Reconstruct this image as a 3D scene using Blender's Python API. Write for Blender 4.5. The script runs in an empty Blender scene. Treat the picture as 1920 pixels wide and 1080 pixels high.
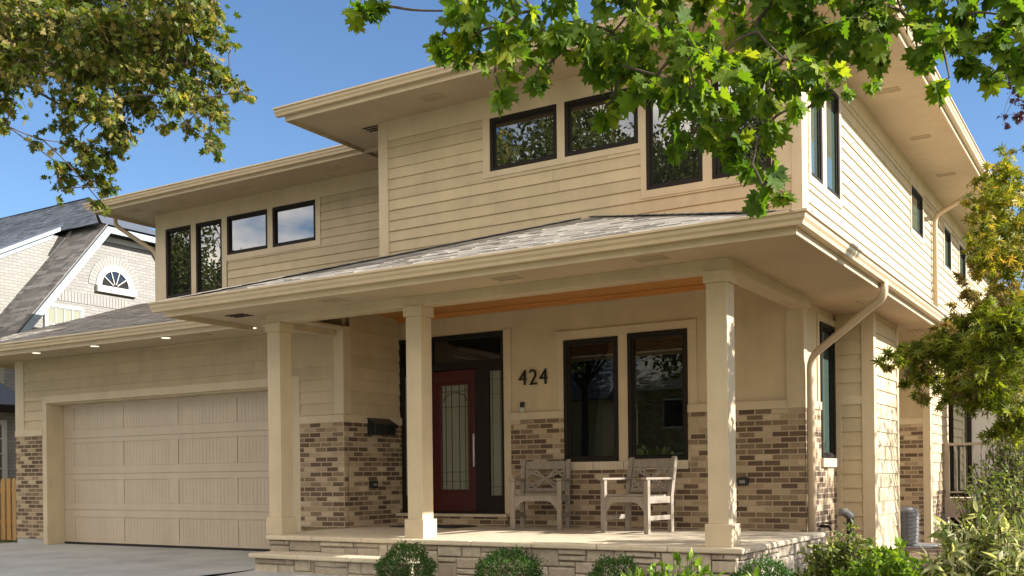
import bpy, bmesh, math, random
import numpy as np
from mathutils import Vector, Matrix
R_ = math.radians
random.seed(7); rng = np.random.default_rng(7)
scn = bpy.context.scene
COL = scn.collection

# ------------------------------------------------------------------ camera
ROLL = 0.0115; F_PX = 1940.0; YAW = R_(31.45); YH = 890.5; CAMZ = 1.08
cam_d = bpy.data.cameras.new("camera"); cam = bpy.data.objects.new("camera", cam_d); COL.objects.link(cam)
cam_d.sensor_width = 36.0; cam_d.lens = F_PX / 1920 * 36.0
_dy = YH - 540.0
cam_d.shift_x = -(_dy * math.sin(ROLL)) / 1920.0
cam_d.shift_y = (_dy * math.cos(ROLL)) / 1920.0
cam_d.clip_start = 0.05; cam_d.clip_end = 2000
cam.matrix_world = Matrix.Translation((0, 0, CAMZ)) @ Matrix.Rotation(YAW, 4, 'Z') @ Matrix.Rotation(R_(90), 4, 'X') @ Matrix.Rotation(-ROLL, 4, 'Z')
scn.camera = cam

# ------------------------------------------------------------------ sky, clouds, sun, exposure
SUN_EL, SUN_AZ = 27.0, 17.0            # azimuth measured from +X towards +Y
world = bpy.data.worlds.new("World"); scn.world = world; world.use_nodes = True
nt = world.node_tree; nt.nodes.clear()
def N(t, **kw):
    n = nt.nodes.new(t)
    for k, v in kw.items(): setattr(n, k, v)
    return n
out = N('ShaderNodeOutputWorld'); bg = N('ShaderNodeBackground'); bg.inputs['Strength'].default_value = 0.048
sky = N('ShaderNodeTexSky'); sky.sky_type = 'NISHITA'; sky.sun_disc = False
sky.sun_elevation = R_(SUN_EL); sky.sun_rotation = R_(90 - SUN_AZ)
sky.altitude = 200; sky.air_density = 1.0; sky.dust_density = 0.15; sky.ozone_density = 5.0
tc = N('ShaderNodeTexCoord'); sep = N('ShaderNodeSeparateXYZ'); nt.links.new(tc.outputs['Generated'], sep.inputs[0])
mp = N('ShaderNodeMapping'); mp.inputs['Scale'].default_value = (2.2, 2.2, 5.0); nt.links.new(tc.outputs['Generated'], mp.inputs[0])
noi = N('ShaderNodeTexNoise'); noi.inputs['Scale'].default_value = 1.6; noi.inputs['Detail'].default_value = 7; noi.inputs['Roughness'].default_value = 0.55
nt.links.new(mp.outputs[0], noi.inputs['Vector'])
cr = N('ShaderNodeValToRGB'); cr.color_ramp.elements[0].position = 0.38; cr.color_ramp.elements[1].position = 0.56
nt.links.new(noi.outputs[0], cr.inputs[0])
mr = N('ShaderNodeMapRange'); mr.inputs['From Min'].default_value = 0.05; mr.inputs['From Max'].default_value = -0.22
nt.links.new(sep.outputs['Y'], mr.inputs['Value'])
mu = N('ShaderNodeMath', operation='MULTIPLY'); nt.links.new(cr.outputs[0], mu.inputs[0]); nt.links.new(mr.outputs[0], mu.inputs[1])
mx = N('ShaderNodeMixRGB'); mx.inputs[2].default_value = (17.0, 15.2, 12.7, 1)  # clouds behind the camera brightened and warmed as fill on the shaded front
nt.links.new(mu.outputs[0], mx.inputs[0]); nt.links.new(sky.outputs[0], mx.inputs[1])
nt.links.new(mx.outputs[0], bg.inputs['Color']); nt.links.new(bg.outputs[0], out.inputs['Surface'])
sun_d = bpy.data.lights.new("sun", 'SUN'); sun = bpy.data.objects.new("sun", sun_d); COL.objects.link(sun)
sun_d.energy = 3.1; sun_d.angle = R_(0.5); sun_d.color = (1.0, 0.95, 0.87)
_sd = Vector((math.cos(R_(SUN_EL)) * math.cos(R_(SUN_AZ)), math.cos(R_(SUN_EL)) * math.sin(R_(SUN_AZ)), math.sin(R_(SUN_EL))))
sun.rotation_euler = _sd.to_track_quat('Z', 'Y').to_euler()
sun.location = (20, 5, 20)
vs = scn.view_settings; vs.view_transform = 'Standard'; vs.look = 'None'; vs.exposure = 2.0; vs.gamma = 1.0

_cF = np.array([-math.sin(YAW), math.cos(YAW), 0]); _cR = np.array([math.cos(YAW), math.sin(YAW), 0])
def at(px, py, depth):
    """world point seen at a photo pixel, `depth` metres in front of the lens (used for where branches hang)"""
    x, y = px - 960, py - 540
    qx = 960 + x * math.cos(ROLL) - y * math.sin(ROLL); qy = 540 + x * math.sin(ROLL) + y * math.cos(ROLL)
    return np.array([0, 0, CAMZ]) + (_cF + _cR * (qx - 960) / F_PX + np.array([0, 0, 1.]) * (YH - qy) / F_PX) * depth

# ------------------------------------------------------------------ materials
MAT = {}
class NT:
    def __init__(s, name):
        s.m = bpy.data.materials.new(name); s.m.use_nodes = True; s.t = s.m.node_tree; s.t.nodes.clear()
        s.out = s.t.nodes.new('ShaderNodeOutputMaterial'); s.p = s.t.nodes.new('ShaderNodeBsdfPrincipled')
        s.t.links.new(s.p.outputs[0], s.out.inputs[0]); MAT[name] = s.m
    def n(s, t, **kw):
        x = s.t.nodes.new(t)
        for k, v in kw.items(): setattr(x, k, v)
        return x
    def l(s, a, b): s.t.links.new(a, b)
    def noise(s, scale, detail=4, rough=.55, coord='Object', vscale=(1, 1, 1)):
        tc = s.n('ShaderNodeTexCoord'); mp = s.n('ShaderNodeMapping'); mp.inputs['Scale'].default_value = vscale
        s.l(tc.outputs[coord], mp.inputs[0]); x = s.n('ShaderNodeTexNoise')
        x.inputs['Scale'].default_value = scale; x.inputs['Detail'].default_value = detail; x.inputs['Roughness'].default_value = rough
        s.l(mp.outputs[0], x.inputs['Vector']); return x.outputs[0]
    def ramp(s, fac, stops, interp='LINEAR'):
        r = s.n('ShaderNodeValToRGB'); cr = r.color_ramp; cr.interpolation = interp
        while len(cr.elements) < len(stops): cr.elements.new(.5)
        for e, (p, c) in zip(cr.elements, stops): e.position = p; e.color = (*c, 1) if len(c) == 3 else c
        s.l(fac, r.inputs[0]); return r.outputs[0]
    def mix(s, fac, a, b, mode='MIX'):
        x = s.n('ShaderNodeMixRGB', blend_type=mode)
        for i, v in zip((0, 1, 2), (fac, a, b)):
            if hasattr(v, 'is_output'): s.l(v, x.inputs[i])
            elif isinstance(v, (int, float)): x.inputs[i].default_value = v if i == 0 else (v, v, v, 1)
            else: x.inputs[i].default_value = (*v, 1)
        return x.outputs[0]
    def bump(s, h, strength=.3, dist=.01):
        b = s.n('ShaderNodeBump'); b.inputs['Strength'].default_value = strength; b.inputs['Distance'].default_value = dist
        s.l(h, b.inputs['Height']); s.l(b.outputs[0], s.p.inputs['Normal'])
    def base(s, c):
        if hasattr(c, 'is_output'): s.l(c, s.p.inputs['Base Color'])
        else: s.p.inputs['Base Color'].default_value = (*c, 1)
    def rough(s, v): s.p.inputs['Roughness'].default_value = v
def mul(c, k): return tuple(min(1, x * k) for x in c)
def painted(name, c, rough=.55, var=.10, scale=2.5, bump=.06, fine=90):
    s = NT(name); a = s.noise(scale, 5); b_ = s.noise(1.3, 6, .65, 'Object', (6, 6, .7)); s.base(s.mix(.5, s.ramp(a, [(.3, mul(c, 1 - var)), (.7, mul(c, 1 + var * .6))]), s.ramp(b_, [(.3, (.86, .85, .83)), (.6, (1, 1, 1))]), 'MULTIPLY')); s.rough(rough)
    s.bump(s.noise(fine, 3), bump, .004); return s.m
TAN = (.50, .397, .25)
_m = painted('tan_siding', TAN, .6); _t = _m.node_tree; _p = _t.nodes['Principled BSDF']; _src = _p.inputs['Base Color'].links[0].from_socket
_g = _t.nodes.new('ShaderNodeNewGeometry'); _r = _t.nodes.new('ShaderNodeValToRGB'); _r.color_ramp.elements[0].color = (.90, .895, .89, 1); _r.color_ramp.elements[1].color = (1.04, 1.04, 1.04, 1)
_x = _t.nodes.new('ShaderNodeMixRGB'); _x.blend_type = 'MULTIPLY'; _x.inputs[0].default_value = 1; _t.links.new(_g.outputs['Random Per Island'], _r.inputs[0]); _t.links.new(_src, _x.inputs[1]); _t.links.new(_r.outputs[0], _x.inputs[2]); _t.links.new(_x.outputs[0], _p.inputs['Base Color'])
painted('tan_trim', (.53, .428, .285), .5)
painted('soffit_paint', (.50, .395, .265), .65, .12, 1.2)
painted('gutter_paint', (.54, .425, .285), .38, .08, 1.5, .02)
painted('garage_paint', (.51, .42, .32), .5, .06)
painted('bronze', (.016, .012, .009), .6, .2).node_tree.nodes['Principled BSDF'].inputs['Specular IOR Level'].default_value = .2
painted('black_metal', (.012, .012, .012), .35, .2)
painted('room_paint', (.30, .25, .19), .8)
painted('red_door', (.062, .006, .005), .35, .15)
painted('white_paint', (.46, .455, .44), .5, .05)
painted('cream_paint', (.26, .25, .23), .8)
painted('pale_blue_trim', (.27, .32, .34), .45, .06)
painted('steel', (.55, .55, .53), .25, .05)
painted('grey_metal', (.20, .20, .20), .4, .2)
painted('rubber', (.02, .018, .016), .9, .3)
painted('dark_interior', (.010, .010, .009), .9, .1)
painted('blind_slat', (.35, .32, .26), .6, .05)
painted('deck_paint', (.27, .22, .17), .6, .1)
painted('vent_shade_paint', (.43, .335, .22), .6)  # tan darkened to stand for the shade in the vent slots
painted('green_metal', (.03, .12, .08), .4)
# wood
def wood(name, c0, c1, vs_, scale=6, rough=.6, bump=.25):
    s = NT(name); a = s.noise(scale, 6, .6, 'Object', vs_); s.base(s.ramp(a, [(.28, c0), (.72, c1)])); s.rough(rough); s.bump(a, bump, .004); return s.m
wood('cedar', (.42, .16, .03), (.62, .29, .075), (.25, 9, 9), 5, .4)
wood('teak', (.17, .14, .11), (.31, .26, .205), (14, 14, 2.2), 4, .75)
wood('fence_wood', (.36, .19, .06), (.52, .31, .12), (9, 9, .8), 4, .7)
wood('bark', (.035, .025, .018), (.10, .075, .055), (6, 6, 1.2), 6, .9, .8)
# brick
def brick(name, stops, mortar, bw=.2032, rh=.0677, msize=.0055, bumpk=.6, blotch=.55):
    s = NT(name); tc = s.n('ShaderNodeTexCoord'); b = s.n('ShaderNodeTexBrick'); s.l(tc.outputs['UV'], b.inputs['Vector'])
    b.offset = .5; b.inputs['Scale'].default_value = 1; b.inputs['Brick Width'].default_value = bw; b.inputs['Row Height'].default_value = rh
    b.inputs['Mortar Size'].default_value = msize; b.inputs['Mortar Smooth'].default_value = .25
    b.inputs['Color1'].default_value = (0, 0, 0, 1); b.inputs['Color2'].default_value = (1, 1, 1, 1); b.inputs['Mortar'].default_value = (.5, .5, .5, 1)
    n1 = s.noise(9, 5, .6, 'UV'); n2 = s.noise(60, 4, .6, 'UV')
    v = s.mix(.38, b.outputs['Color'], n1, 'OVERLAY') if blotch else b.outputs['Color']
    col = s.ramp(v, stops)
    col = s.mix(.55, col, s.ramp(n2, [(.3, (.55, .55, .55)), (.7, (1.25, 1.25, 1.25))]), 'MULTIPLY')
    col = s.mix(b.outputs['Fac'], col, s.mix(.5, mortar, s.ramp(n2, [(.2, mul(mortar, .75)), (.8, mortar)])))
    s.base(col); s.rough(.85)
    inv = s.n('ShaderNodeMath', operation='MULTIPLY_ADD'); inv.inputs[1].default_value = -1; inv.inputs[2].default_value = 1; s.l(b.outputs['Fac'], inv.inputs[0])
    ad = s.n('ShaderNodeMath', operation='MULTIPLY_ADD'); s.l(n2, ad.inputs[0]); ad.inputs[1].default_value = .35; s.l(inv.outputs[0], ad.inputs[2])
    s.bump(ad.outputs[0], bumpk, .008); return s.m
brick('brown_brick', [(0, (.090, .056, .034)), (.32, (.13, .083, .051)), (.45, (.19, .130, .080)), (.55,  (.20, .135, .080)), (.68, (.34, .25, .155)), (.85, (.42, .32, .205)), (1, (.50, .39, .26))], (.43, .335, .22), msize=.008)
brick('white_brick', [(0, (.23, .22, .20)), (1, (.27, .26, .24))], (.185, .177, .16), .21, .072, .007, .6, 0)
# shingles: tone per tab
def shingle(name, c0, c1):
    s = NT(name); g = s.n('ShaderNodeNewGeometry'); n = s.noise(120, 3); a = s.ramp(g.outputs['Random Per Island'], [(0, c0), (1, c1)])
    s.base(s.mix(.7, a, s.ramp(n, [(.3, (.5, .5, .5)), (.7, (1.4, 1.4, 1.4))]), 'MULTIPLY')); s.rough(.95); s.bump(n, .5, .003); return s.m
shingle('shingle_grey', (.17, .152, .132), (.32, .29, .25))
shingle('slate_dark', (.035, .045, .065), (.085, .10, .13))
shingle('slate_warm', (.09, .085, .08), (.21, .20, .19))
# stone veneer / concrete / ground
s = NT('veneer_stone'); g = s.n('ShaderNodeNewGeometry'); n = s.noise(14, 6, .65)
c = s.ramp(g.outputs['Random Per Island'], [(0, (.30, .255, .195)), (.5, (.40, .345, .265)), (1, (.50, .44, .345))])
s.base(s.mix(.8, c, s.ramp(n, [(.25, (.62, .60, .58)), (.7, (1.15, 1.13, 1.1))]), 'MULTIPLY')); s.rough(.9); s.bump(n, .8, .012)
painted('mortar', (.38, .33, .26), .95, .2, 6, .4, 60)
s = NT('limestone'); n = s.noise(7, 6, .6); s.base(s.ramp(n, [(.3, (.46, .39, .28)), (.7, (.58, .50, .37))])); s.rough(.8); s.bump(s.noise(45, 5), .3, .004)
s = NT('concrete'); n = s.noise(1.1, 8, .68); n2 = s.noise(80, 3)
s.base(s.mix(.4, s.ramp(n, [(.28, (.25, .25, .25)), (.5, (.36, .36, .355)), (.75, (.45, .445, .43))]), s.ramp(n2, [(.3, (.7, .7, .7)), (.7, (1.1, 1.1, 1.1))]), 'MULTIPLY')); s.rough(.85); s.bump(n2, .25, .003)
s = NT('mulch'); n = s.noise(38, 6, .7); s.base(s.ramp(n, [(.3, (.07, .04, .026)), (.7, (.30, .19, .125))])); s.rough(1); s.bump(n, 1, .03)
s = NT('lawn'); n = s.noise(30, 6, .7); s.base(s.ramp(n, [(.3, (.07, .095, .025)), (.7, (.17, .19, .06))])); s.rough(1); s.bump(n, 1, .03)
s = NT('asphalt'); n = s.noise(60, 4); s.base(s.ramp(n, [(.3, (.04, .04, .042)), (.7, (.065, .065, .066))])); s.rough(.9)
# glass (dark room behind, reflective sheet)
def glass(name, c, ior, rough=.0):
    s = NT(name); s.base(c); s.rough(rough); s.p.inputs['IOR'].default_value = ior; s.bump(s.noise(1.1, 1), .012, .02); return s.m
glass('window_glass', (.012, .014, .012), 2.9)
s = NT('porch_glass'); gl_ = s.n('ShaderNodeBsdfGlossy'); gl_.inputs['Roughness'].default_value = 0; tr_ = s.n('ShaderNodeBsdfTransparent'); tr_.inputs['Color'].default_value = (.62, .66, .60, 1)
fr_ = s.n('ShaderNodeFresnel'); fr_.inputs['IOR'].default_value = 2.2; ms_ = s.n('ShaderNodeMixShader'); s.l(fr_.outputs[0], ms_.inputs[0]); s.l(tr_.outputs[0], ms_.inputs[1]); s.l(gl_.outputs[0], ms_.inputs[2]); s.l(ms_.outputs[0], s.out.inputs[0])
glass('transom_glass', (.008, .008, .007), 1.8)
glass('pale_glass', (.26, .27, .21), 1.6)
glass('side_glass', (.05, .075, .06), 2.3)
glass('door_glass', (.20, .205, .155), 1.6, .07)
s = NT('lamp_glow'); s.base((.9, .85, .75)); s.p.inputs['Emission Color'].default_value = (1, .86, .66, 1); s.p.inputs['Emission Strength'].default_value = .4
# leaves
def leaf(name, stops, trans=.45, rough=.45, tint=(1.25, 1.15, .55)):
    s = NT(name); g = s.n('ShaderNodeNewGeometry'); col = s.ramp(g.outputs['Random Per Island'], stops)
    s.base(col); s.rough(rough); s.p.inputs['Specular IOR Level'].default_value = .35
    tr = s.n('ShaderNodeBsdfTranslucent'); s.l(s.mix(1, col, tint, 'MULTIPLY'), tr.inputs['Color'])
    ms = s.n('ShaderNodeMixShader'); ms.inputs[0].default_value = trans
    s.l(s.p.outputs[0], ms.inputs[1]); s.l(tr.outputs[0], ms.inputs[2]); s.l(ms.outputs[0], s.out.inputs[0]); return s.m
leaf('maple_leaf', [(0, (.045, .105, .008)), (.5, (.09, .165, .012)), (.85, (.15, .23, .016)), (1, (.27, .32, .03))], .6, .6, (1.5, 1.4, .5))
leaf('tired_maple_leaf', [(0, (.05, .085, .010)), (.5, (.10, .145, .016)), (.75, (.19, .20, .035)), (1, (.38, .30, .12))], .5, .5, (1.4, 1.3, .5))
leaf('fine_maple_leaf', [(0, (.08, .115, .010)), (.6, (.15, .19, .018)), (1, (.28, .30, .03))], .55, .6, (1.4, 1.3, .5))
leaf('gold_leaf', [(0, (.09, .14, .012)), (.5, (.19, .22, .02)), (.8, (.32, .29, .03)), (1, (.44, .31, .06))], .5)
leaf('dry_leaf', [(0, (.12, .10, .03)), (.5, (.20, .16, .045)), (1, (.34, .25, .10))])
leaf('purple_leaf', [(0, (.03, .015, .025)), (1, (.075, .035, .045))], .3, .45, (1.2, .8, .9))
leaf('boxwood_leaf', [(0, (.024, .068, .010)), (.7, (.048, .115, .016)), (1, (.09, .18, .025))], .3)
leaf('bright_leaf', [(0, (.07, .15, .010)), (.6, (.15, .26, .016)), (1, (.26, .38, .03))])
leaf('shrub_leaf', [(0, (.08, .13, .025)), (.6, (.18, .235, .05)), (1, (.38, .40, .16))])
leaf('variegated_leaf', [(0, (.10, .15, .03)), (.45, (.24, .29, .08)), (.6, (.48, .50, .26)), (1, (.62, .62, .40))])
leaf('far_leaf', [(0, (.03, .05, .012)), (.6, (.07, .09, .02)), (1, (.15, .15, .04))])

# ------------------------------------------------------------------ mesh helpers
def root_loc(o):
    while o.parent: o = o.parent
    return Vector(o.location)
def tag(o, label=None, cat=None, group=None, kind=None):
    for k, v in (('label', label), ('category', cat), ('group', group), ('kind', kind)):
        if v: o[k] = v
    return o
def thing(name, loc, label, cat, group=None, rz=0):
    o = bpy.data.objects.new(name, None); COL.objects.link(o); o.location = loc; o.rotation_euler = (0, 0, rz); o.empty_display_size = .2
    return tag(o, label, cat, group)
def link(name, me, mat, parent=None, bevel=0, smooth=False):
    o = bpy.data.objects.new(name, me); COL.objects.link(o)
    if mat: me.materials.append(MAT[mat])
    if parent: o.parent = parent
    if bevel:
        m = o.modifiers.new('bevel', 'BEVEL'); m.width = bevel; m.segments = 2; m.limit_method = 'ANGLE'; m.angle_limit = R_(40)
    if smooth: me.shade_smooth()
    return o
class MB:
    def __init__(s): s.v = []; s.f = []; s.uv = {}
    def face(s, pts, uv=None):
        i = len(s.v); s.v += [tuple(p) for p in pts]; s.f.append(list(range(i, i + len(pts))))
        if uv: s.uv[len(s.f) - 1] = uv
    def solid(s, verts, faces):
        i = len(s.v); s.v += [tuple(p) for p in verts]; s.f += [[i + k for k in f] for f in faces]
    def box(s, x0, y0, z0, x1, y1, z1):
        x0, x1 = min(x0, x1), max(x0, x1); y0, y1 = min(y0, y1), max(y0, y1); z0, z1 = min(z0, z1), max(z0, z1)
        s.solid([(x0, y0, z0), (x1, y0, z0), (x1, y1, z0), (x0, y1, z0), (x0, y0, z1), (x1, y0, z1), (x1, y1, z1), (x0, y1, z1)],
                [(0, 3, 2, 1), (4, 5, 6, 7), (0, 1, 5, 4), (1, 2, 6, 5), (2, 3, 7, 6), (3, 0, 4, 7)])
    def obox(s, c, ax, ay, az):
        """box from centre and three half-axis vectors"""
        c, ax, ay, az = map(Vector, (c, ax, ay, az)); P = []
        for k in (-1, 1):
            for i, j in ((-1, -1), (1, -1), (1, 1), (-1, 1)): P.append(c + ax * i + ay * j + az * k)
        s.solid(P, [(0, 3, 2, 1), (4, 5, 6, 7), (0, 1, 5, 4), (1, 2, 6, 5), (2, 3, 7, 6), (3, 0, 4, 7)])
    def bar(s, a, b, w, h, up=(0, 0, 1)):
        a, b = Vector(a), Vector(b); d = (b - a); L = d.length; d.normalize(); up = Vector(up)
        r = d.cross(up).normalized(); u = r.cross(d).normalized(); s.obox((a + b) / 2, d * (L / 2), r * (w / 2), u * (h / 2))
    def prism(s, pts, ext):
        """closed polygon (3-D points, planar) extruded by vector ext"""
        n = len(pts); e = Vector(ext); P = [Vector(p) for p in pts]; Q = [p + e for p in P]
        s.solid(P + Q, [list(range(n))[::-1], list(range(n, 2 * n))] + [(i, (i + 1) % n, n + (i + 1) % n, n + i) for i in range(n)])
    def tube(s, path, radii, n=8, cap=True):
        path = [Vector(p) for p in path]
        if isinstance(radii, (int, float)): radii = [radii] * len(path)
        rings = []; ref = None
        for i, p in enumerate(path):
            d = (path[min(i + 1, len(path) - 1)] - path[max(i - 1, 0)]).normalized()
            if ref is None: ref = Vector((0, 0, 1)) if abs(d.z) < .9 else Vector((1, 0, 0))
            r = (ref - d * ref.dot(d)).normalized(); ref = r; u = d.cross(r)
            rings.append([p + (r * math.cos(a) + u * math.sin(a)) * radii[i] for a in [2 * math.pi * k / n for k in range(n)]])
        V = [q for ring in rings for q in ring]; Fc = []
        for i in range(len(path) - 1):
            for k in range(n): Fc.append((i * n + k, i * n + (k + 1) % n, (i + 1) * n + (k + 1) % n, (i + 1) * n + k))
        if cap: Fc += [list(range(n))[::-1], [(len(path) - 1) * n + k for k in range(n)]]
        s.solid(V, Fc)
    def sweep(s, prof, path, outs):
        """profile [(d,z)] closed, along corner points path [(x,y)], per-segment outward normals outs; mitred"""
        rings = []
        for i, (x, y) in enumerate(path):
            if i == 0: o = Vector(outs[0])
            elif i == len(path) - 1: o = Vector(outs[-1])
            else:
                a, b = Vector(outs[i - 1]), Vector(outs[i]); o = (a + b) / (1 + a.dot(b))
            rings.append([(x + o.x * d, y + o.y * d, z) for d, z in prof])
        n = len(prof); V = [q for r in rings for q in r]; Fc = []
        for i in range(len(path) - 1):
            for k in range(n): Fc.append((i * n + k, i * n + (k + 1) % n, (i + 1) * n + (k + 1) % n, (i + 1) * n + k))
        Fc += [list(range(n))[::-1], [(len(path) - 1) * n + k for k in range(n)]]
        s.solid(V, Fc)
    def build(s, name, mat, parent=None, bevel=0, smooth=False):
        off = root_loc(parent) if parent else Vector()
        V = np.array(s.v, float)
        if parent is None:
            off = Vector(((V[:, 0].min() + V[:, 0].max()) / 2, (V[:, 1].min() + V[:, 1].max()) / 2, V[:, 2].min()))
        me = bpy.data.meshes.new(name); me.from_pydata((V - np.array(off)).tolist(), [], s.f); me.update()
        bm = bmesh.new(); bm.from_mesh(me); bmesh.ops.recalc_face_normals(bm, faces=bm.faces); bm.to_mesh(me); bm.free(); me.update()
        uvl = me.uv_layers.new(name='UVMap').data
        for p in me.polygons:
            cu = s.uv.get(p.index)
            for k, li in enumerate(p.loop_indices):
                co = V[me.loops[li].vertex_index]; nx, ny, nz = map(abs, p.normal)
                if nz > .8: uv = (co[0], co[1])
                elif nx > ny: uv = (co[1] + .37, co[2])
                else: uv = (co[0], co[2])
                uvl[li].uv = uv
        o = link(name, me, mat, parent, bevel, smooth)
        if parent is None: o.location = off
        return o
# wall-local boxes: W = ('F', Y) faces -Y ; ('R', X) faces +X.  a along the wall, d outward
def WP(W, a, d, z): return (a, W[1] - d, z) if W[0] == 'F' else (W[1] + d, a, z)
def wbox(mb, W, a0, a1, d0, d1, z0, z1):
    p, q = WP(W, a0, d0, z0), WP(W, a1, d1, z1); mb.box(*p, *q)
def panel(mb, W, a0, a1, z0, z1, d0, d1, holes=()):
    A = sorted({a0, a1, *[min(max(h[i], a0), a1) for h in holes for i in (0, 1)]}); Zs = sorted({z0, z1, *[min(max(h[i], z0), z1) for h in holes for i in (2, 3)]})
    for j in range(len(Zs) - 1):
        run = None
        for i in range(len(A) - 1):
            ca, cz = (A[i] + A[i + 1]) / 2, (Zs[j] + Zs[j + 1]) / 2
            hole = any(h[0] < ca < h[1] and h[2] < cz < h[3] for h in holes)
            if not hole: run = [A[i], A[i + 1]] if run is None else [run[0], A[i + 1]]
            if (hole or i == len(A) - 2) and run: wbox(mb, W, run[0], run[1], d0, d1, Zs[j], Zs[j + 1]); run = None
def siding(mb, W, a0, a1, z0, z1, holes=(), e=.152, d=.014, t=.017):
    z = z0
    while z < z1 - 1e-4:
        zt = min(z + e, z1); cuts = sorted({z, zt, *[h[i] for h in holes for i in (2, 3) if z < h[i] < zt]})
        jit = random.uniform(-.0012, .0012)
        for k in range(len(cuts) - 1):
            zb, zu = cuts[k], cuts[k + 1]; cz = (zb + zu) / 2
            H = sorted([(max(h[0], a0), min(h[1], a1)) for h in holes if h[2] < cz < h[3] and h[1] > a0 and h[0] < a1]); segs = []; c = a0
            for h in H:
                if h[0] > c: segs.append((c, h[0]))
                c = max(c, h[1])
            if c < a1: segs.append((c, a1))
            db, du = d + t * (1 - (zb - z) / e) + jit, d + t * (1 - (zu - z) / e) + jit
            cutsj = []
            for p, q in segs:
                c_ = p
                while q - c_ > 3.9 and (zb == z): nx_ = c_ + random.uniform(1.6, 3.6); cutsj.append((c_, nx_ - .003)); c_ = nx_
                cutsj.append((c_, q))
            for p, q in cutsj:
                mb.solid([WP(W, p, 0, zb), WP(W, q, 0, zb), WP(W, q, db, zb), WP(W, p, db, zb), WP(W, p, 0, zu), WP(W, q, 0, zu), WP(W, q, du, zu), WP(W, p, du, zu)],
                         [(0, 3, 2, 1), (4, 5, 6, 7), (0, 1, 5, 4), (1, 2, 6, 5), (2, 3, 7, 6), (3, 0, 4, 7)])
        z = zt
def window(W, a0, a1, z0, z1, parent, fw=.05, dout=.03, din=-.03, glass_='window_glass', name='window', frame_mat='bronze', label=None, muntins=None, sash=True):
    mb = MB(); panel(mb, W, a0, a1, z0, z1, din, dout, [(a0 + fw, a1 - fw, z0 + fw, z1 - fw)])
    if sash:
        f2 = fw + .022; panel(mb, W, a0 + fw, a1 - fw, z0 + fw, z1 - fw, din, dout - .022, [(a0 + f2, a1 - f2, z0 + f2, z1 - f2)])
    f = mb.build(name, frame_mat, parent, .003)
    if label: f['label'] = label
    p = MB(); wbox(p, W, a0 + fw * .6, a1 - fw * .6, din + .004, din + .016, z0 + fw * .6, z1 - fw * .6); p.build('pane', glass_, f)
    if muntins:
        m = MB(); nx, nz = muntins
        for i in range(1, nx): c = a0 + fw + (a1 - a0 - 2 * fw) * i / nx; wbox(m, W, c - .011, c + .011, din + .016, din + .032, z0 + fw, z1 - fw)
        for i in range(1, nz): c = z0 + fw + (z1 - z0 - 2 * fw) * i / nz; wbox(m, W, a0 + fw, a1 - fw, din + .0161, din + .031, c - .011, c + .011)
        m.build('muntins', frame_mat, f)
    return f
K_GUT = [(0, 0), (0, -.115), (.072, -.115), (.080, -.085), (.098, -.062), (.103, -.034), (.122, -.024), (.122, -.004), (.116, 0), (.110, -.010), (.012, -.010)]
def gutter(parent, path, outs, ztop, name='gutter'):
    mb = MB(); mb.sweep([(d, z + ztop) for d, z in K_GUT], path, outs); return mb.build(name, 'gutter_paint', parent, .002)
def fascia(parent, path, outs, z0, z1, t=.024):
    mb = MB(); mb.sweep([(0, z0), (0, z1), (-t, z1), (-t, z0)], path, outs); return mb.build('fascia', 'tan_trim', parent, .002)
def shingles(parent, corner, udir, vdir, clip, ulen, vlen, mat='shingle_grey', course=.142, tab=.21, name='roof'):
    """laid tab by tab; clip(v) -> (u0,u1) range of the course"""
    c = Vector(corner); u = Vector(udir).normalized(); v = Vector(vdir).normalized(); n = u.cross(v).normalized()
    if n.z < 0: n = -n
    mb = MB(); k = 0; vv = -.03
    mb.solid([c + u * clip(0)[0] , c + u * clip(0)[1], c + u * clip(vlen)[1] + v * vlen, c + u * clip(vlen)[0] + v * vlen,
              c + u * clip(0)[0] - n * .03, c + u * clip(0)[1] - n * .03, c + u * clip(vlen)[1] + v * vlen - n * .03, c + u * clip(vlen)[0] + v * vlen - n * .03],
             [(0, 1, 2, 3), (4, 5, 6, 7), (0, 1, 5, 4), (1, 2, 6, 5), (2, 3, 7, 6), (3, 0, 4, 7)])
    while vv < vlen:
        a, b = clip(max(vv, 0)); a2, b2 = clip(min(vv + course, vlen)); x = a - random.random() * tab
        while x < b:
            w = tab * random.uniform(.6, 1.35); p, q = max(x, a), min(x + w, b); p2, q2 = max(x, a2), min(x + w, b2)
            if q - p > .02:
                p2 = min(p2, q2 - .001) if q2 > p2 else p2
                if q2 <= p2: p2 = q2 = (p + q) / 2 if a2 < (p + q) / 2 < b2 else (a2 if (p + q) / 2 < a2 else b2)
                h = random.choice((.003, .004, .006, .010)); top = min(vv + course * 1.05, vlen); lo = vv + random.uniform(-.012, .006)
                P = [c + u * p + v * lo + n * .001, c + u * q + v * lo + n * .001, c + u * q + v * lo + n * h, c + u * p + v * lo + n * h, c + u * q2 + v * top + n * .003, c + u * p2 + v * top + n * .003]
                mb.solid(P, [(0, 1, 2, 3), (3, 2, 4, 5), (0, 3, 5), (1, 4, 2)])
            x += w
        vv += course; k += 1
    return mb.build(name, mat, parent)

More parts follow.
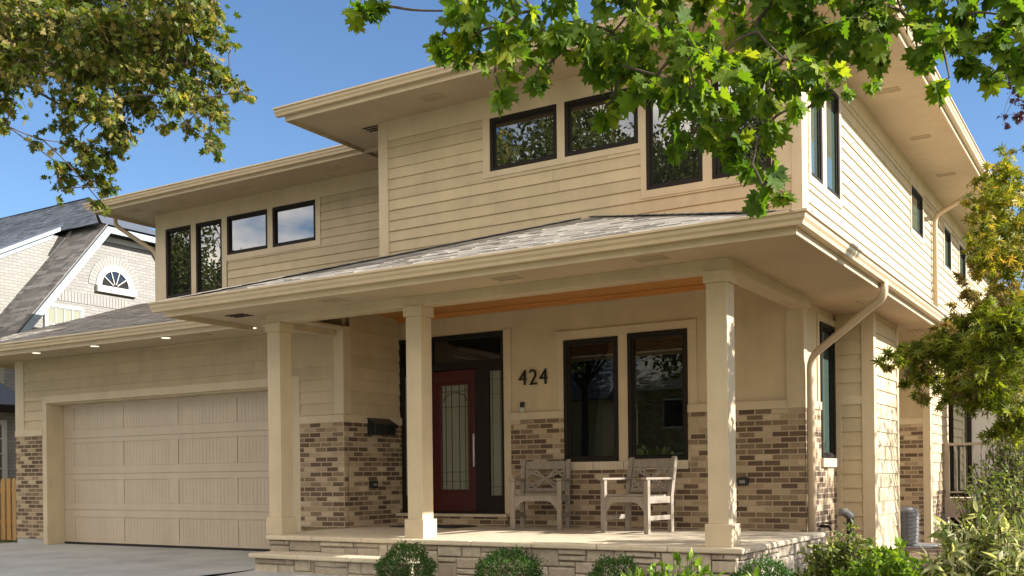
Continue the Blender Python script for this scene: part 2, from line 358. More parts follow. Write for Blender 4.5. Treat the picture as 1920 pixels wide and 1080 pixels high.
# ------------------------------------------------------------------ ground
def hsheet(name, pts, mat, z, nseg=1, label=None):
    mb = MB(); mb.face([(x, y, z(x, y) if callable(z) else z) for x, y in pts]); o = mb.build(name, mat); o['kind'] = 'structure'; return o
def gz(x, y):                                            # yard falls gently from the house to the street
    return -.06 - max(0, 8.0 - y) * .065 if y > -3 else -.06 - 11 * .065
mb = MB(); ys = [-400, -60, -14, -3, 0, 3, 6, 8, 9.2, 14, 40, 120, 500]; xs = [-500, -60, -30, -18, -9, -3, 3, 12, 40, 500]
for i in range(len(ys) - 1):
    for j in range(len(xs) - 1):
        q = [(xs[j], ys[i]), (xs[j + 1], ys[i]), (xs[j + 1], ys[i + 1]), (xs[j], ys[i + 1])]; mb.face([(x, y, gz(x, y)) for x, y in q])
mb.build('ground', 'lawn')['kind'] = 'structure'
mb = MB(); yy = [-3, 0, 4, 8, 11.2]
for i in range(4): mb.face([(-16.9, yy[i], gz(0, yy[i]) + .058), (-9.0, yy[i], gz(0, yy[i]) + .058), (-9.0, yy[i + 1], gz(0, yy[i + 1]) + .058), (-16.9, yy[i + 1], gz(0, yy[i + 1]) + .058)])
o = mb.build('driveway', 'concrete'); o['kind'] = 'structure'
mb = MB(); mb.face([(-9.0, 7.2, gz(0, 7.2) + .055), (-7.3, 7.2, gz(0, 7.2) + .055), (-6.9, 8.0, -.004), (-6.9, 8.9, -.004), (-9.0, 8.9, -.004)]); mb.build('path', 'concrete')['kind'] = 'structure'
mb = MB()
for i, (a, b) in enumerate(((5.5, 8), (8, 12), (12, 26))): mb.face([(-6.85, a, gz(0, a) + .02), (4, a, gz(0, a) + .02), (4, b, gz(0, b) + .02), (-6.85, b, gz(0, b) + .02)])
mb.build('planting_bed', 'mulch')['kind'] = 'structure'
mb = MB(); mb.face([(-200, -12, gz(0, -3) + .006), (200, -12, gz(0, -3) + .006), (200, -3.5, gz(0, -3) + .006), (-200, -3.5, gz(0, -3) + .006)]); mb.build('road', 'concrete')['kind'] = 'structure'  # unseen street, given pale concrete to bounce light up to the soffits
mb = MB(); mb.box(-200, -3.5, gz(0, -3), 200, -3.3, gz(0, -3) + .13); mb.build('kerb', 'concrete')['kind'] = 'structure'

# ------------------------------------------------------------------ THE HOUSE
H = thing('house', (-9, 12, 0), 'tan two storey house with brown brick, low hipped roofs and a covered front porch', 'house')
FW = ('F', 12.0); RW = ('R', -3.4); LW = ('F', 13.75); GW = ('F', 10.75); GR = ('R', -9.27); BF = ('F', 13.4); BR = ('R', -2.93); B2F = ('F', 17.1); B2R = ('R', -2.9)
# structural walls
def wall_box(*b):
    mb = MB(); mb.box(*b); return mb.build('wall', 'tan_siding', H)
wall_box(-9.57, 12.2, 3.2, -3.46, 30, 6.3); wall_box(-9.57, 12.2, -.2, -6.75, 30, 3.2); wall_box(-6.75, 15.2, -.2, -3.46, 30, 3.2)
mb = MB(); mb.box(-6.75, 12.2, -.2, -4.68, 15.2, .75); mb.box(-6.75, 12.2, 3.0, -4.68, 15.2, 3.2); mb.box(-4.68, 12.2, -.2, -3.46, 15.2, 3.2); mb.build('room_wall', 'room_paint', H)
wall_box(-16.54, 13.81, -.2, -9.58, 26, 6.3)
mb = MB(); mb.box(-16.54, 11.2, -.2, -15.76, 13.8, 3.3); mb.box(-10.19, 10.81, -.2, -9.33, 12.05, 3.4); mb.box(-16.54, 10.81, -.2, -15.76, 11.2, 3.3)
mb.box(-15.76, 11.2, -.2, -10.19, 11.3, 3.3); mb.box(-15.76, 10.81, 2.46, -10.19, 11.2, 3.3); mb.build('wall', 'tan_siding', H)
wall_box(-3.46, 13.46, -.2, -2.99, 14.8, 3.1); wall_box(-3.46, 17.16, -.2, -2.96, 18.8, 3.1)

# ---- upper right block, front
UF_w = [(-7.652, -6.597, 5.245, 5.972), (-6.484, -5.428, 5.245, 5.972), (-5.325, -4.578, 4.63, 5.972), (-4.46, -3.729, 4.63, 5.972)]
cas = [(-7.765, -5.39, 5.165, 5.98), (-5.41, -3.49, 4.535, 5.98)]
mb = MB(); siding(mb, FW, -9.42, -3.49, 3.9, 5.98, [(c[0] + .01, c[1] - .01, c[2] + .01, 9) for c in cas]); mb.build('siding', 'tan_siding', H)
mb = MB(); panel(mb, FW, -7.765, -5.40, 5.165, 5.98, -.05, .036, UF_w[:2]); panel(mb, FW, -5.40, -3.49, 4.535, 5.98, -.05, .036, UF_w[2:])
panel(mb, FW, -9.42, -3.49, 5.98, 6.27, -.05, .038); mb.build('trim', 'tan_trim', H, .0)
mb = MB(); mb.box(-9.59, 11.955, 3.9, -9.42, 12.2, 6.27); mb.build('corner_board', 'tan_trim', H, .004); mb = MB(); mb.box(-3.49, 11.955, 3.6, -3.362, 12.09, 6.27); mb.build('corner_board', 'tan_trim', H, .004)
for w in UF_w: window(FW, *w, H)
mb = MB(); siding(mb, ('R', -9.57), 12.2, 13.75, 3.9, 6.27); mb.build('siding', 'tan_siding', H)
# ---- upper right block, side
UR_w = [(12.345, 12.87, 4.60, 5.95), (13.05, 13.71, 4.60, 5.95), (18.55, 19.6, 5.20, 5.95), (21.9, 22.7, 5.13, 5.90), (23.8, 24.7, 5.13, 5.90)]
caz = [(12.25, 13.80, 4.50, 6.05), (18.46, 19.69, 5.11, 6.04), (21.8, 22.8, 5.04, 6.0), (23.7, 24.8, 5.04, 6.0)]
mb = MB(); siding(mb, RW, 12.20, 30, 3.2, 6.02, [(c[0] + .01, c[1] - .01, c[2] + .01, c[3] - .01) for c in caz]); mb.build('siding', 'tan_siding', H)
mb = MB()
for c, ws in zip(caz, ((0, 1), (2,), (3,), (4,))): panel(mb, RW, c[0], c[1], c[2], min(c[3], 6.02), -.06, .036, [UR_w[i] for i in ws])
panel(mb, RW, 12.20, 30, 6.02, 6.27, -.05, .038); mb.box(-3.46, 12.09, 3.4, -3.362, 12.20, 6.27); mb.build('trim', 'tan_trim', H)
for w in UR_w: window(RW, *w, H, glass_='side_glass', frame_mat='bronze')
# ---- upper left block
UL_w = [(-16.31, -15.59, 4.60, 5.95), (-15.46, -14.755, 4.60, 5.95), (-14.62, -13.58, 5.245, 5.965), (-13.455, -12.42, 5.245, 5.965)]
mb = MB(); siding(mb, LW, -14.62, -9.60, 4.35, 5.98, [(-14.7, -12.32, 5.15, 9)]); mb.build('siding', 'tan_siding', H)
mb = MB(); panel(mb, LW, -16.6, -14.64, 4.0, 6.27, -.05, .036, UL_w[:2]); panel(mb, LW, -14.64, -12.31, 5.14, 5.98, -.05, .036, UL_w[2:]); panel(mb, LW, -14.64, -9.60, 5.98, 6.27, -.05, .038)
mb.box(-16.6, 13.8, 4, -16.53, 13.95, 6.27); mb.build('trim', 'tan_trim', H)
for w in UL_w: window(LW, *w, H)

# ---- lower front wall
mb = MB()
panel(mb, FW, -7.36, -6.54, 1.92, 3.36, -.05, .004); panel(mb, FW, -6.64, -4.69, 2.97, 3.36, -.0501, .003); panel(mb, FW, -4.69, -3.58, 1.92, 3.36, -.05, .004); panel(mb, FW, -9.27, -7.36, 3.06, 3.36, -.05, .004)
mb.build('wall', 'tan_siding', H)
W1 = (-6.54, -5.75, 1.24, 2.84); W2 = (-5.615, -4.806, 1.24, 2.86)
mb = MB(); panel(mb, FW, -6.635, -4.69, 1.92, 2.965, .0, .028, [W1, W2]); wbox(mb, FW, -5.752, -5.613, -.05, .028, 1.24, 1.92)
panel(mb, FW, -7.36, -6.54, 1.822, 1.92, -.04, .05); panel(mb, FW, -4.806, -3.58, 1.822, 1.92, -.04, .05)
wbox(mb, FW, -7.475, -7.36, -.05, .03, .55, 3.07); mb.box(-3.58, 11.968, 1.822, -3.37, 12.1, 3.08); mb.build('trim', 'tan_trim', H, .003)
W1b = (W1[0], W1[1], 1.24, 9); W2b = (W2[0], W2[1], 1.24, 9); mul_ = (-5.76, -5.60, 1.24, 9)
mb = MB(); panel(mb, FW, -7.36, -3.372, .2, 1.822, -.05, .035, [(-6.54, -4.806, 1.13, 9)]); mb.build('brick_wall', 'brown_brick', H)
mb = MB()
for i in range(4):
    a = -6.54 + i * .4335; wbox(mb, FW, a + .003, a + .430, -.05, .06, 1.13, 1.24)
mb.build('window_sill', 'limestone', H, .006)
f1 = window(FW, *W1, H, .052, .04, -.035, 'porch_glass'); f2 = window(FW, *W2, H, .052, .04, -.035, 'porch_glass')
for ob, a0, a1, zt in ((f2, W2[0], W2[1], 2.86), (f1, W1[0], W1[1], 2.84)):
    mb = MB(); z = zt - .09; low = 1.9 if ob is f2 else 2.6
    while z > low: mb.obox(((a0 + a1) / 2, 12.085, z), ((a1 - a0) / 2 - .06, 0, 0), (0, .012, .005), (0, -.0005, .0012)); z -= .034
    mb.build('blind', 'blind_slat', ob)
# ---- lower right side wall
LS = (12.65, 13.30, 1.24, 2.90)
mb = MB(); panel(mb, RW, 12.05, 13.40, -.2, 1.822, -.05, .035, [(LS[0], LS[1], 1.13, 9)]); mb.build('brick_wall', 'brown_brick', H)
mb = MB(); panel(mb, RW, 12.1, 13.40, 1.822, 3.08, -.05, .012, [LS]); mb.build('wall', 'tan_siding', H)
mb = MB(); wbox(mb, RW, 12.63, 13.32, -.05, .07, 1.13, 1.24); mb.build('window_sill', 'limestone', H, .006)
mb = MB(); panel(mb, RW, 12.56, 13.39, 1.822, 2.99, -.04, .03, [LS]); panel(mb, RW, 12.1, 12.65, 1.822, 1.92, -.04, .05); mb.build('trim', 'tan_trim', H, .003)
window(RW, *LS, H, .05, .05, -.03, 'side_glass')
# ---- bump-outs on the side
mb = MB(); siding(mb, BF, -3.37, -3.02, 2.02, 3.08, e=.178); siding(mb, BF, -3.37, -3.02, -.2, 1.92, e=.178); siding(mb, BR, 13.5, 14.77, -.2, 3.08, e=.178); mb.build('siding', 'tan_siding', H)
mb = MB(); mb.box(-3.045, 13.36, -.2, -2.892, 13.5, 3.08); mb.box(-3.0, 14.77, -.2, -2.892, 14.87, 3.08); wbox(mb, BF, -3.38, -3.045, -.05, .036, 1.92, 2.03); wbox(mb, BF, -3.38, -3.30, -.05, .034, -.2, 1.92); mb.build('corner_board', 'tan_trim', H, .004)
mb = MB(); panel(mb, B2F, -3.4, -2.97, -.2, 1.82, -.05, .03); mb.build('brick_wall', 'brown_brick', H)
mb = MB(); panel(mb, B2R, 17.15, 18.8, -.2, .75, -.05, .02); mb.build('brick_wall', 'brown_brick', H)
mb = MB(); panel(mb, B2F, -3.4, -2.97, 1.82, 3.08, -.05, .01); siding(mb, B2R, 17.2, 18.8, .75, 3.08); mb.build('siding', 'tan_siding', H)
mb = MB(); wbox(mb, B2F, -3.4, -2.97, -.04, .045, 1.80, 1.9); mb.box(-2.97, 17.06, -.05, -2.86, 17.2, 3.08); mb.build('corner_board', 'tan_trim', H, .004)
# far side wall behind the deck, with a glazed door
mb = MB(); siding(mb, RW, 18.8, 27, .6, 3.1); mb.build('siding', 'tan_siding', H)
window(('F', 18.82), -2.86, -2.5, .62, 2.9, H, .05, .04, -.02, 'side_glass', name='glazed_door', frame_mat='bronze')
mb = MB(); mb.box(-2.5, 18.80, .6, -1.0, 19.0, 3.08); mb.build('wall', 'white_paint', H)
window(('F', 18.80), -2.1, -1.5, 1.0, 2.5, H, .05, .04, -.02, 'side_glass')

# ---- garage front
mb = MB(); siding(mb, GW, -16.36, -9.40, 1.93, 3.12, [(-15.85, -10.04, 0, 2.48)], e=.165); mb.build('siding', 'tan_siding', H)
mb = MB(); panel(mb, GW, -15.85, -10.035, .0, 2.49, -.06, .036, [(-15.74, -10.19, -.1, 2.37)])
mb.box(-16.6, 10.714, 1.93, -16.36, 10.85, 3.12); mb.box(-9.41, 10.72, 1.93, -9.24, 10.87, 3.12); wbox(mb, GW, -16.6, -15.85, -.04, .046, 1.83, 1.93); wbox(mb, GW, -10.035, -9.235, -.04, .046, 1.82, 1.925)
mb.box(-9.30, 10.8, 1.82, -9.225, 12.0, 1.925); mb.build('trim', 'tan_trim', H, .003)
mb = MB(); mb.box(-15.76, 10.79, .0, -15.738, 11.12, 2.37); mb.box(-10.19, 10.79, .0, -10.212, 11.12, 2.37); mb.box(-15.738, 10.79, 2.345, -10.212, 11.12, 2.372); mb.build('garage_jamb', 'tan_trim', H)
mb = MB(); panel(mb, GW, -16.6, -15.85, .1, 1.83, -.05, .035); mb.build('brick_wall', 'brown_brick', H)
mb = MB(); panel(mb, GW, -10.035, -9.237, .39, 1.82, -.05, .035); panel(mb, GR, 10.79, 12.0, .39, 1.82, -.05, .033); mb.build('brick_wall', 'brown_brick', H)
mb = MB(); wbox(mb, GW, -16.6, -15.85, -.05, .02, -.2, .1); mb.build('footing', 'concrete', H)
mb = MB(); siding(mb, GR, 10.87, 11.96, 1.925, 3.4, e=.165); mb.build('siding', 'tan_siding', H)
# garage door
GD = ('F', 11.05); mb = MB(); wbox(mb, GD, -15.73, -10.22, -.05, .0, .03, 2.36)
secs = [(.035, .575), (.581, 1.175), (1.181, 1.775), (1.781, 2.355)]
pan_x = [(-15.46, -14.38), (-14.19, -13.11), (-12.89, -11.80), (-11.60, -10.50)]; pan_z = [(.075, .46), (.69, 1.08), (1.31, 1.70), (1.92, 2.29)]
holes = [(a, b, c, d) for (a, b) in pan_x for (c, d) in pan_z]
for z0, z1 in secs: panel(mb, GD, -15.73, -10.22, z0, z1, .0, .012, holes)
gd = mb.build('garage_door', 'garage_paint', H, .004)
for (a, b) in pan_x:
    for (c, d) in pan_z:
        mb = MB(); k = 14
        for i in range(k): w = (b - a - .03) / k; wbox(mb, GD, a + .015 + i * w + .002, a + .015 + (i + 1) * w - .002, .001, .003, c + .006, d - .006)
        mb.build('door_panel', 'garage_paint', gd, .003)
mb = MB(); wbox(mb, GD, -15.73, -10.22, -.02, .02, -.01, .034); mb.build('bottom_seal', 'rubber', gd)

# ---- entry door unit
mb = MB()
panel(mb, FW, -9.29, -7.475, .55, 3.055, -.14, .02, [(-9.235, -8.86, 2.66, 3.0), (-8.70, -7.53, 2.68, 2.99), (-8.74, -7.955, .58, 2.57), (-7.73, -7.52, .80, 2.52), (-9.2, -8.98, .80, 2.52)])
fd = mb.build('entry_frame', 'bronze', H, .004)
DW = ('F', 12.06); mb = MB(); panel(mb, DW, -8.74, -7.955, .575, 2.565, -.03, .02, [(-8.60, -8.075, .85, 2.39)])
panel(mb, DW, -8.60, -8.075, .85, 2.39, -.02, .032, [(-8.565, -8.11, .885, 2.355)]); dr = mb.build('front_door', 'red_door', H, .004)
mb = MB(); wbox(mb, DW, -8.58, -8.095, -.012, -.002, .87, 2.37); gl = mb.build('door_glass', 'door_glass', dr)
mb = MB()
for x in (-8.50, -8.40, -8.27, -8.17): wbox(mb, DW, x - .004, x + .004, -.002, .004, .885, 2.355)
for z in (1.0, 1.13, 2.05, 2.27): wbox(mb, DW, -8.565, -8.11, -.002, .0035, z - .004, z + .004)
arc = [WP(DW, -8.337 + .2 * math.cos(a), .002, 2.12 + .13 * math.sin(a)) for a in np.linspace(0, math.pi, 14)]; mb.tube(arc, .005, 6)
mb.build('lead_came', 'black_metal', gl)
mb = MB(); mb.tube([WP(DW, -7.985, .075, 1.2), WP(DW, -7.985, .075, 1.66)], .013, 10)
for z in (1.25, 1.61): mb.tube([WP(DW, -7.985, .015, z), WP(DW, -7.985, .075, z)], .009, 8)
mb.build('handle', 'steel', dr, 0, True)
for a0, a1, z0, z1, m, nm in ((-8.70, -7.53, 2.68, 2.99, 'transom_glass', 'transom'), (-9.235, -8.86, 2.66, 3.0, 'transom_glass', 'transom'), (-7.73, -7.52, .80, 2.52, 'door_glass', 'sidelight'), (-9.2, -8.98, .80, 2.52, 'door_glass', 'sidelight')):
    mb = MB(); wbox(mb, FW, a0 - .01, a1 + .01, -.045, -.03, z0 - .01, z1 + .01); g_ = mb.build(nm, m, H)
    if nm == 'sidelight':
        mb = MB(); c = (a0 + a1) / 2
        for x in (a0 + .04, a1 - .04): wbox(mb, FW, x - .003, x + .003, -.03, -.026, z0, z1)
        for z in (z0 + .12, z1 - .12, 2.2): wbox(mb, FW, a0, a1, -.03, -.0265, z - .003, z + .003)
        mb.build('lead_came', 'black_metal', g_)
mb = MB(); panel(mb, ('F', 11.86), -9.236, -7.37, .39, .51, -.2, 0); mb.build('door_step', 'brown_brick', H)
mb = MB(); mb.box(-9.236, 11.83, .51, -7.37, 12.06, .548); mb.build('threshold', 'limestone', H, .005)

# ---- porch floor, steps, veneer
mb = MB()
for i in range(8):
    a = -9.06 + i * .7425; mb.box(a + .002, 9.05, .335, a + .7405, 9.35, .39)
for i in range(4):
    b = 9.352 + i * .64; mb.box(-3.42, b, .335, -3.12, b + .638, .39)
mb.build('coping', 'limestone', H, .014)
mb = MB(); mb.box(-9.27, 9.351, .2, -3.421, 12.05, .388); mb.build('porch_floor', 'limestone', H)
mb = MB(); mb.box(-9.02, 9.12, -.3, -3.2, 9.4, .334); mb.box(-3.5, 9.12, -.3, -3.2, 12.0, .334); mb.box(-9.02, 9.12, -.3, -8.6, 10.7, .334); mb.box(-8.93, 8.79, -.3, -6.7, 9.12, .145); mb.build('foundation', 'mortar', H)
def veneer(name, place, length, z0, z1):
    """ashlar of mixed rectangular stones; place(a, d, z) -> world"""
    mb = MB(); cell = .062; nx = int(length / cell); nz = max(2, int(round((z1 - z0) / cell))); ch = (z1 - z0) / nz; occ = np.zeros((nx, nz), bool)
    for j in range(nz):
        i = 0
        while i < nx:
            if occ[i, j]: i += 1; continue
            w = random.choice((2, 3, 4, 5, 5, 6, 7, 8)); h = random.choice((1, 1, 2, 2, 2, 3))
            h = min(h, nz - j); w = min(w, nx - i)
            while w > 1 and occ[i:i + w, j].any(): w -= 1
            if h > 1 and w < 2: h = 1 if random.random() < .3 else h
            occ[i:i + w, j:j + h] = True
            g = .0035; a0, a1, b0, b1 = i * cell + g, (i + w) * cell - g, z0 + j * ch + g, z0 + (j + h) * ch - g
            d = random.uniform(.028, .05); r = lambda k=.010: random.uniform(-k, k)
            outer = [(a0 + r(.004), b0 + r(.004)), (a1 + r(.004), b0 + r(.004)), (a1 + r(.004), b1 + r(.004)), (a0 + r(.004), b1 + r(.004))]
            V = [place(a, -.03, z) for a, z in outer] + [place(a, d * .7, z) for a, z in outer]
            ins = [(.014 + r(.006), .012 + r(.005)) for _ in range(4)]; sg = ((1, 1), (-1, 1), (-1, -1), (1, -1))
            V += [place(a + sx * min(i_[0], (a1 - a0) * .3), d + r(.006), z + sz * min(i_[1], (b1 - b0) * .3)) for (a, z), i_, (sx, sz) in zip(outer, ins, sg)]
            mb.solid(V, [(0, 1, 5, 4), (1, 2, 6, 5), (2, 3, 7, 6), (3, 0, 4, 7), (4, 5, 9, 8), (5, 6, 10, 9), (6, 7, 11, 10), (7, 4, 8, 11), (8, 9, 10, 11)])
            i += w
    return mb.build(name, 'veneer_stone', H, .004)
veneer('stone_veneer', lambda a, d, z: (-9.02 + a, 9.12 - d, z), 5.84, -.28, .332)
veneer('stone_veneer', lambda a, d, z: (-3.2 + d, 9.14 + a, z), 2.9, -.28, .332)
mb = MB()
for i in range(3): a = -8.99 + i * .78; mb.box(a + .002, 8.70, .145, a + .778, 9.075, .2)
mb.build('step', 'limestone', H, .014)
veneer('stone_veneer', lambda a, d, z: (-8.95 + a, 8.80 - d, z), 2.3, -.06, .143)

# ---- porch columns and beams
for xl in (-9.135, -7.02, -3.505):
    mb = MB(); w = .205; mb.box(xl, 9.2, .6, xl + w, 9.2 + w, 2.85); c_ = mb.build('porch_column', 'tan_trim', H, .006)
    mb = MB(); mb.box(xl - .027, 9.173, .389, xl + w + .027, 9.227 + w, .6); mb.build('plinth', 'tan_trim', c_, .006)
    mb = MB(); mb.box(xl - .021, 9.179, 2.85, xl + w + .021, 9.221 + w, 2.962); mb.build('capital', 'tan_trim', c_, .006)
mb = MB(); mb.box(-9.165, 9.205, 2.962, -3.283, 9.40, 3.40); mb.build('porch_beam', 'tan_trim', H, .004)
mb = MB(); mb.box(-3.50, 9.401, 2.9625, -3.283, 11.95, 3.40); mb.build('porch_beam', 'tan_trim', H, .004)
mb = MB(); mb.box(-9.50, 9.456, 2.99, -9.38, 10.71, 3.10); mb.build('porch_beam', 'tan_trim', H, .004)
mb = MB(); y = 9.401
while y < 11.95: mb.box(-9.26, y + .003, 3.36, -3.521, min(y + .127, 11.95), 3.40); y += .13
cl = mb.build('porch_ceiling', 'cedar', H, .003)
mb = MB(); mb.box(-9.26, 11.90, 3.30, -3.53, 11.955, 3.359); mb.box(-9.26, 11.87, 3.335, -3.53, 11.8995, 3.3592); mb.build('cornice', 'cedar', H, .004)

# ---- porch roof (hipped skirt, returns along the right side)
E0 = 8.374; XF = -2.41; XL = -10.0; m = .335
fascia(H, [(XL, 9.8), (XL, E0), (XF, E0), (XF, 24)], [(-1, 0), (0, -1), (1, 0)], 3.01, 3.165)
gutter(H, [(XL - .13, E0), (XF, E0), (XF, 24)], [(0, -1), (1, 0)], 3.185)
mb = MB(); mb.box(XL + .02, E0 + .02, 3.07, XF - .02, 9.204, 3.10); mb.box(-3.282, 9.2042, 3.07, XF - .02, 24, 3.10); mb.box(-3.46, 11.951, 3.0702, -3.2821, 24, 3.1002); mb.box(-9.98, 9.2042, 3.0705, -9.166, 10.70, 3.1005)
so = mb.build('soffit', 'soffit_paint', H)
def vent(parent, c, along, W_=.33, name='soffit_vent', z=3.07, dark=False):
    mb = MB(); a = Vector(along).normalized(); b = Vector((-a.y, a.x, 0))
    for k in range(3): mb.obox(Vector((c[0], c[1], z - .004)) + b * (k - 1) * .075, a * W_ / 2, b * .018, (0, 0, .004))
    mb.build(name, 'bronze' if dark else 'vent_shade_paint', parent, .002)
for c in ((-5.5, 8.9), (-7.8, 8.9), (-3.9, 8.85)): vent(so, c, (1, 0, 0), .3)
vent(so, (-9.45, 9.05), (1, 0, 0), .3, dark=True)
vent(so, (-2.8, 12.6), (0, 1, 0)); vent(so, (-2.8, 15.6), (0, 1, 0))
pk = (-6.2, 12.2)
c0 = (XL - .05, E0 - .07, 3.168); L_ = XF - XL + .12; sl = math.hypot(1, m)
vl = (12.05 - c0[1]) * sl
shingles(H, c0, (1, 0, 0), (0, 1, m), lambda v: (min(v / sl, L_ / 2 - .05), max(L_ - v / sl, L_ / 2 + .05)), L_, vl)
shingles(H, (XF + .07, c0[1], 3.168), (0, 1, 0), (-1, 0, m), lambda v: (v / sl, 15.6), 15.6, 1.0 * sl)
shingles(H, (XL - .05, 12.0, 3.168), (0, -1, 0), (1, 0, m), lambda v: (0, max(.05, 12.0 - c0[1] - v / sl)), 3.6, 3.6 * sl)
mb = MB()
for sx, x0 in ((1, XL - .05), (-1, XF + .07)):
    for i in range(22):
        t0, t1 = i * .168, i * .168 + .20
        p = Vector((x0 + sx * t0, c0[1] + t0, 3.168 + m * t0 + .008)); q = Vector((x0 + sx * t1, c0[1] + t1, 3.168 + m * t1 + .002))
        mb.bar(p, q, .2, .008)
mb.build('hip_cap', 'shingle_grey', H)

# ---- garage roof
fascia(H, [(-17.2, 13.6), (-17.2, 9.75), (-10.03, 9.75)], [(-1, 0), (0, -1)], 3.06, 3.215)
gutter(H, [(-17.25, 9.75), (-10.04, 9.75)], [(0, -1)], 3.235)
mb = MB(); mb.box(-17.18, 9.77, 3.12, -10.0, 10.713, 3.15); mb.box(-17.18, 10.713, 3.12, -16.61, 13.7, 3.15); so2 = mb.build('soffit', 'soffit_paint', H)
for x in (-15.1, -13.65, -12.05, -10.33):
    mb = MB(); mb.tube([(x, 10.12, 3.121), (x, 10.12, 3.113)], [.085, .085], 20); r_ = mb.build('recessed_light', 'white_paint', so2)
    mb = MB(); mb.tube([(x, 10.12, 3.1128), (x, 10.12, 3.109)], [.065, .06], 20); mb.build('lamp_lens', 'lamp_glow', r_)
for x in (-14.4, -11.4): vent(so2, (x, 10.2), (1, 0, 0), .25, z=3.12)
shingles(H, (-17.23, 9.68, 3.21), (1, 0, 0), (0, 1, m), lambda v: (0, 7.5), 7.5, 4.1 * sl)

# ---- upper roofs
fascia(H, [(-10.57, 20), (-10.57, 11.05), (-2.45, 11.05), (-2.45, 30)], [(-1, 0), (0, -1), (1, 0)], 6.22, 6.37)
gutter(H, [(-10.69, 11.05), (-2.45, 11.05), (-2.45, 30)], [(0, -1), (1, 0)], 6.405)
mb = MB(); mb.box(-10.55, 11.07, 6.27, -2.47, 30, 6.30); so3 = mb.build('soffit', 'soffit_paint', H)
for c, dk in (((-8.3, 11.55), 0), ((-9.75, 12.1), 1), ((-5.9, 11.55), 0)): vent(so3, c, (1, 0, 0), .35, z=6.27, dark=bool(dk))
for y in (12.6, 14.75, 17.1, 19.5): vent(so3, (-2.96, y), (1, 0, 0), .3, z=6.27)
mb = MB(); a = [(-10.64, 10.98), (-2.38, 10.98), (-2.38, 30), (-10.64, 30)]; hh = 6.38; rg = 1.35
mb.face([(*a[0], hh), (*a[1], hh), (-6.51, 15.1, hh + rg)]); mb.face([(*a[1], hh), (*a[2], hh), (-6.51, 30, hh + rg), (-6.51, 15.1, hh + rg)]); mb.face([(*a[3], hh), (*a[0], hh), (-6.51, 15.1, hh + rg), (-6.51, 30, hh + rg)]); mb.face([(*p, hh - .01) for p in a])
mb.build('roof', 'shingle_grey', H)
fascia(H, [(-17.30, 26), (-17.30, 12.8), (-10.0, 12.8)], [(-1, 0), (0, -1)], 6.215, 6.36)
gutter(H, [(-17.30, 26), (-17.30, 12.8), (-10.58, 12.8)], [(-1, 0), (0, -1)], 6.39)
mb = MB(); mb.box(-17.28, 12.82, 6.262, -10.56, 26, 6.29); so4 = mb.build('soffit', 'soffit_paint', H)
for x in (-16.6, -13.7, -11.6): vent(so4, (x, 13.25), (1, 0, 0), .33, z=6.262)
mb = MB(); a = [(-17.38, 12.73), (-9.6, 12.73), (-9.6, 26), (-17.38, 26)]
mb.face([(*a[0], hh), (*a[1], hh), (-9.6, 16.0, hh + 1.0), (-14.1, 16.0, hh + 1.0)]); mb.face([(*a[3], hh), (*a[0], hh), (-14.1, 16.0, hh + 1.0), (-14.1, 22, hh + 1)]); mb.face([(*p, hh - .01) for p in a])
mb.build('roof', 'shingle_grey', H)

# ---- downspouts
def downspout(path, w=.075, d=.055):
    mb = MB(); P = [Vector(p) for p in path]
    Q = [P[0]]
    for i in range(1, len(P) - 1):                      # rounded elbows
        a, b, c = P[i - 1], P[i], P[i + 1]; r = min(.14, (b - a).length * .4, (c - b).length * .4); s0 = b + (a - b).normalized() * r; s1 = b + (c - b).normalized() * r
        for t in np.linspace(0, 1, 5): Q.append(s0 * (1 - t) ** 2 + b * 2 * t * (1 - t) + s1 * t ** 2)
    Q.append(P[-1]); mb.tube(Q, .043, 10); mb.build('downspout', 'gutter_paint', H, 0, True)
downspout([(-2.36, 11.42, 3.1), (-2.36, 11.42, 2.93), (-3.305, 11.99, 2.40), (-3.305, 11.99, .15)])
downspout([(-2.39, 20.0, 6.3), (-2.39, 20.0, 6.10), (-3.315, 20.5, 5.80), (-3.315, 20.5, 3.7)])
downspout([(-17.33, 13.35, 6.3), (-17.33, 13.35, 6.1), (-16.66, 13.80, 5.55), (-16.66, 13.80, 3.5)])

# ------------------------------------------------------------------ NEIGHBOUR'S HOUSE
NX = -21.0; NW = ('R', NX)
NH = thing('house', (-26, 16.5, 0), 'white painted brick house with dark slate gambrel roof and arched fan window', 'house')
def yz(pts, x): return [(x, y, z) for y, z in pts]
gab = [(13.3, -.2), (13.3, 4.05), (15.72, 6.86), (17.35, 6.86), (19.7, 4.05), (19.7, -.2)]
mb = MB(); mb.prism(yz(gab, NX), (-12, 0, 0)); mb.build('wall', 'white_brick', NH)
mb = MB(); mb.prism(yz([(10.0, 4.1), (13.9, 4.75), (15.55, 6.85), (15.2, 6.85), (10.0, 4.22)], NX - .9), (-10, 0, 0)); mb.build('dormer', 'white_brick', NH)
# rake boards and soffit of the clipped gable
ov = .38; rk = [(13.02, 3.78), (15.66, 6.98), (17.42, 6.98), (20.0, 3.78)]; rin = [(13.17, 3.72), (15.74, 6.84), (17.34, 6.84), (19.85, 3.72)]
mb = MB(); mb.prism(yz(rk + rin[::-1], NX + ov), (.03, 0, 0)); mb.build('rake_board', 'pale_blue_trim', NH)
mb = MB(); mb.prism(yz([(p[0], p[1] - .02) for p in rk] + [(p[0], p[1] - .06) for p in rk[::-1]], NX), (ov, 0, 0)); mb.build('soffit', 'white_paint', NH)
mb = MB(); mb.prism(yz([(15.72, 6.72), (17.35, 6.72), (17.35, 6.84), (15.72, 6.84)], NX), (.05, 0, 0)); mb.prism(yz([(13.3, 3.87), (15.72, 6.70), (15.72, 6.84), (13.3, 4.03)], NX), (.05, 0, 0)); mb.build('frieze', 'white_paint', NH)
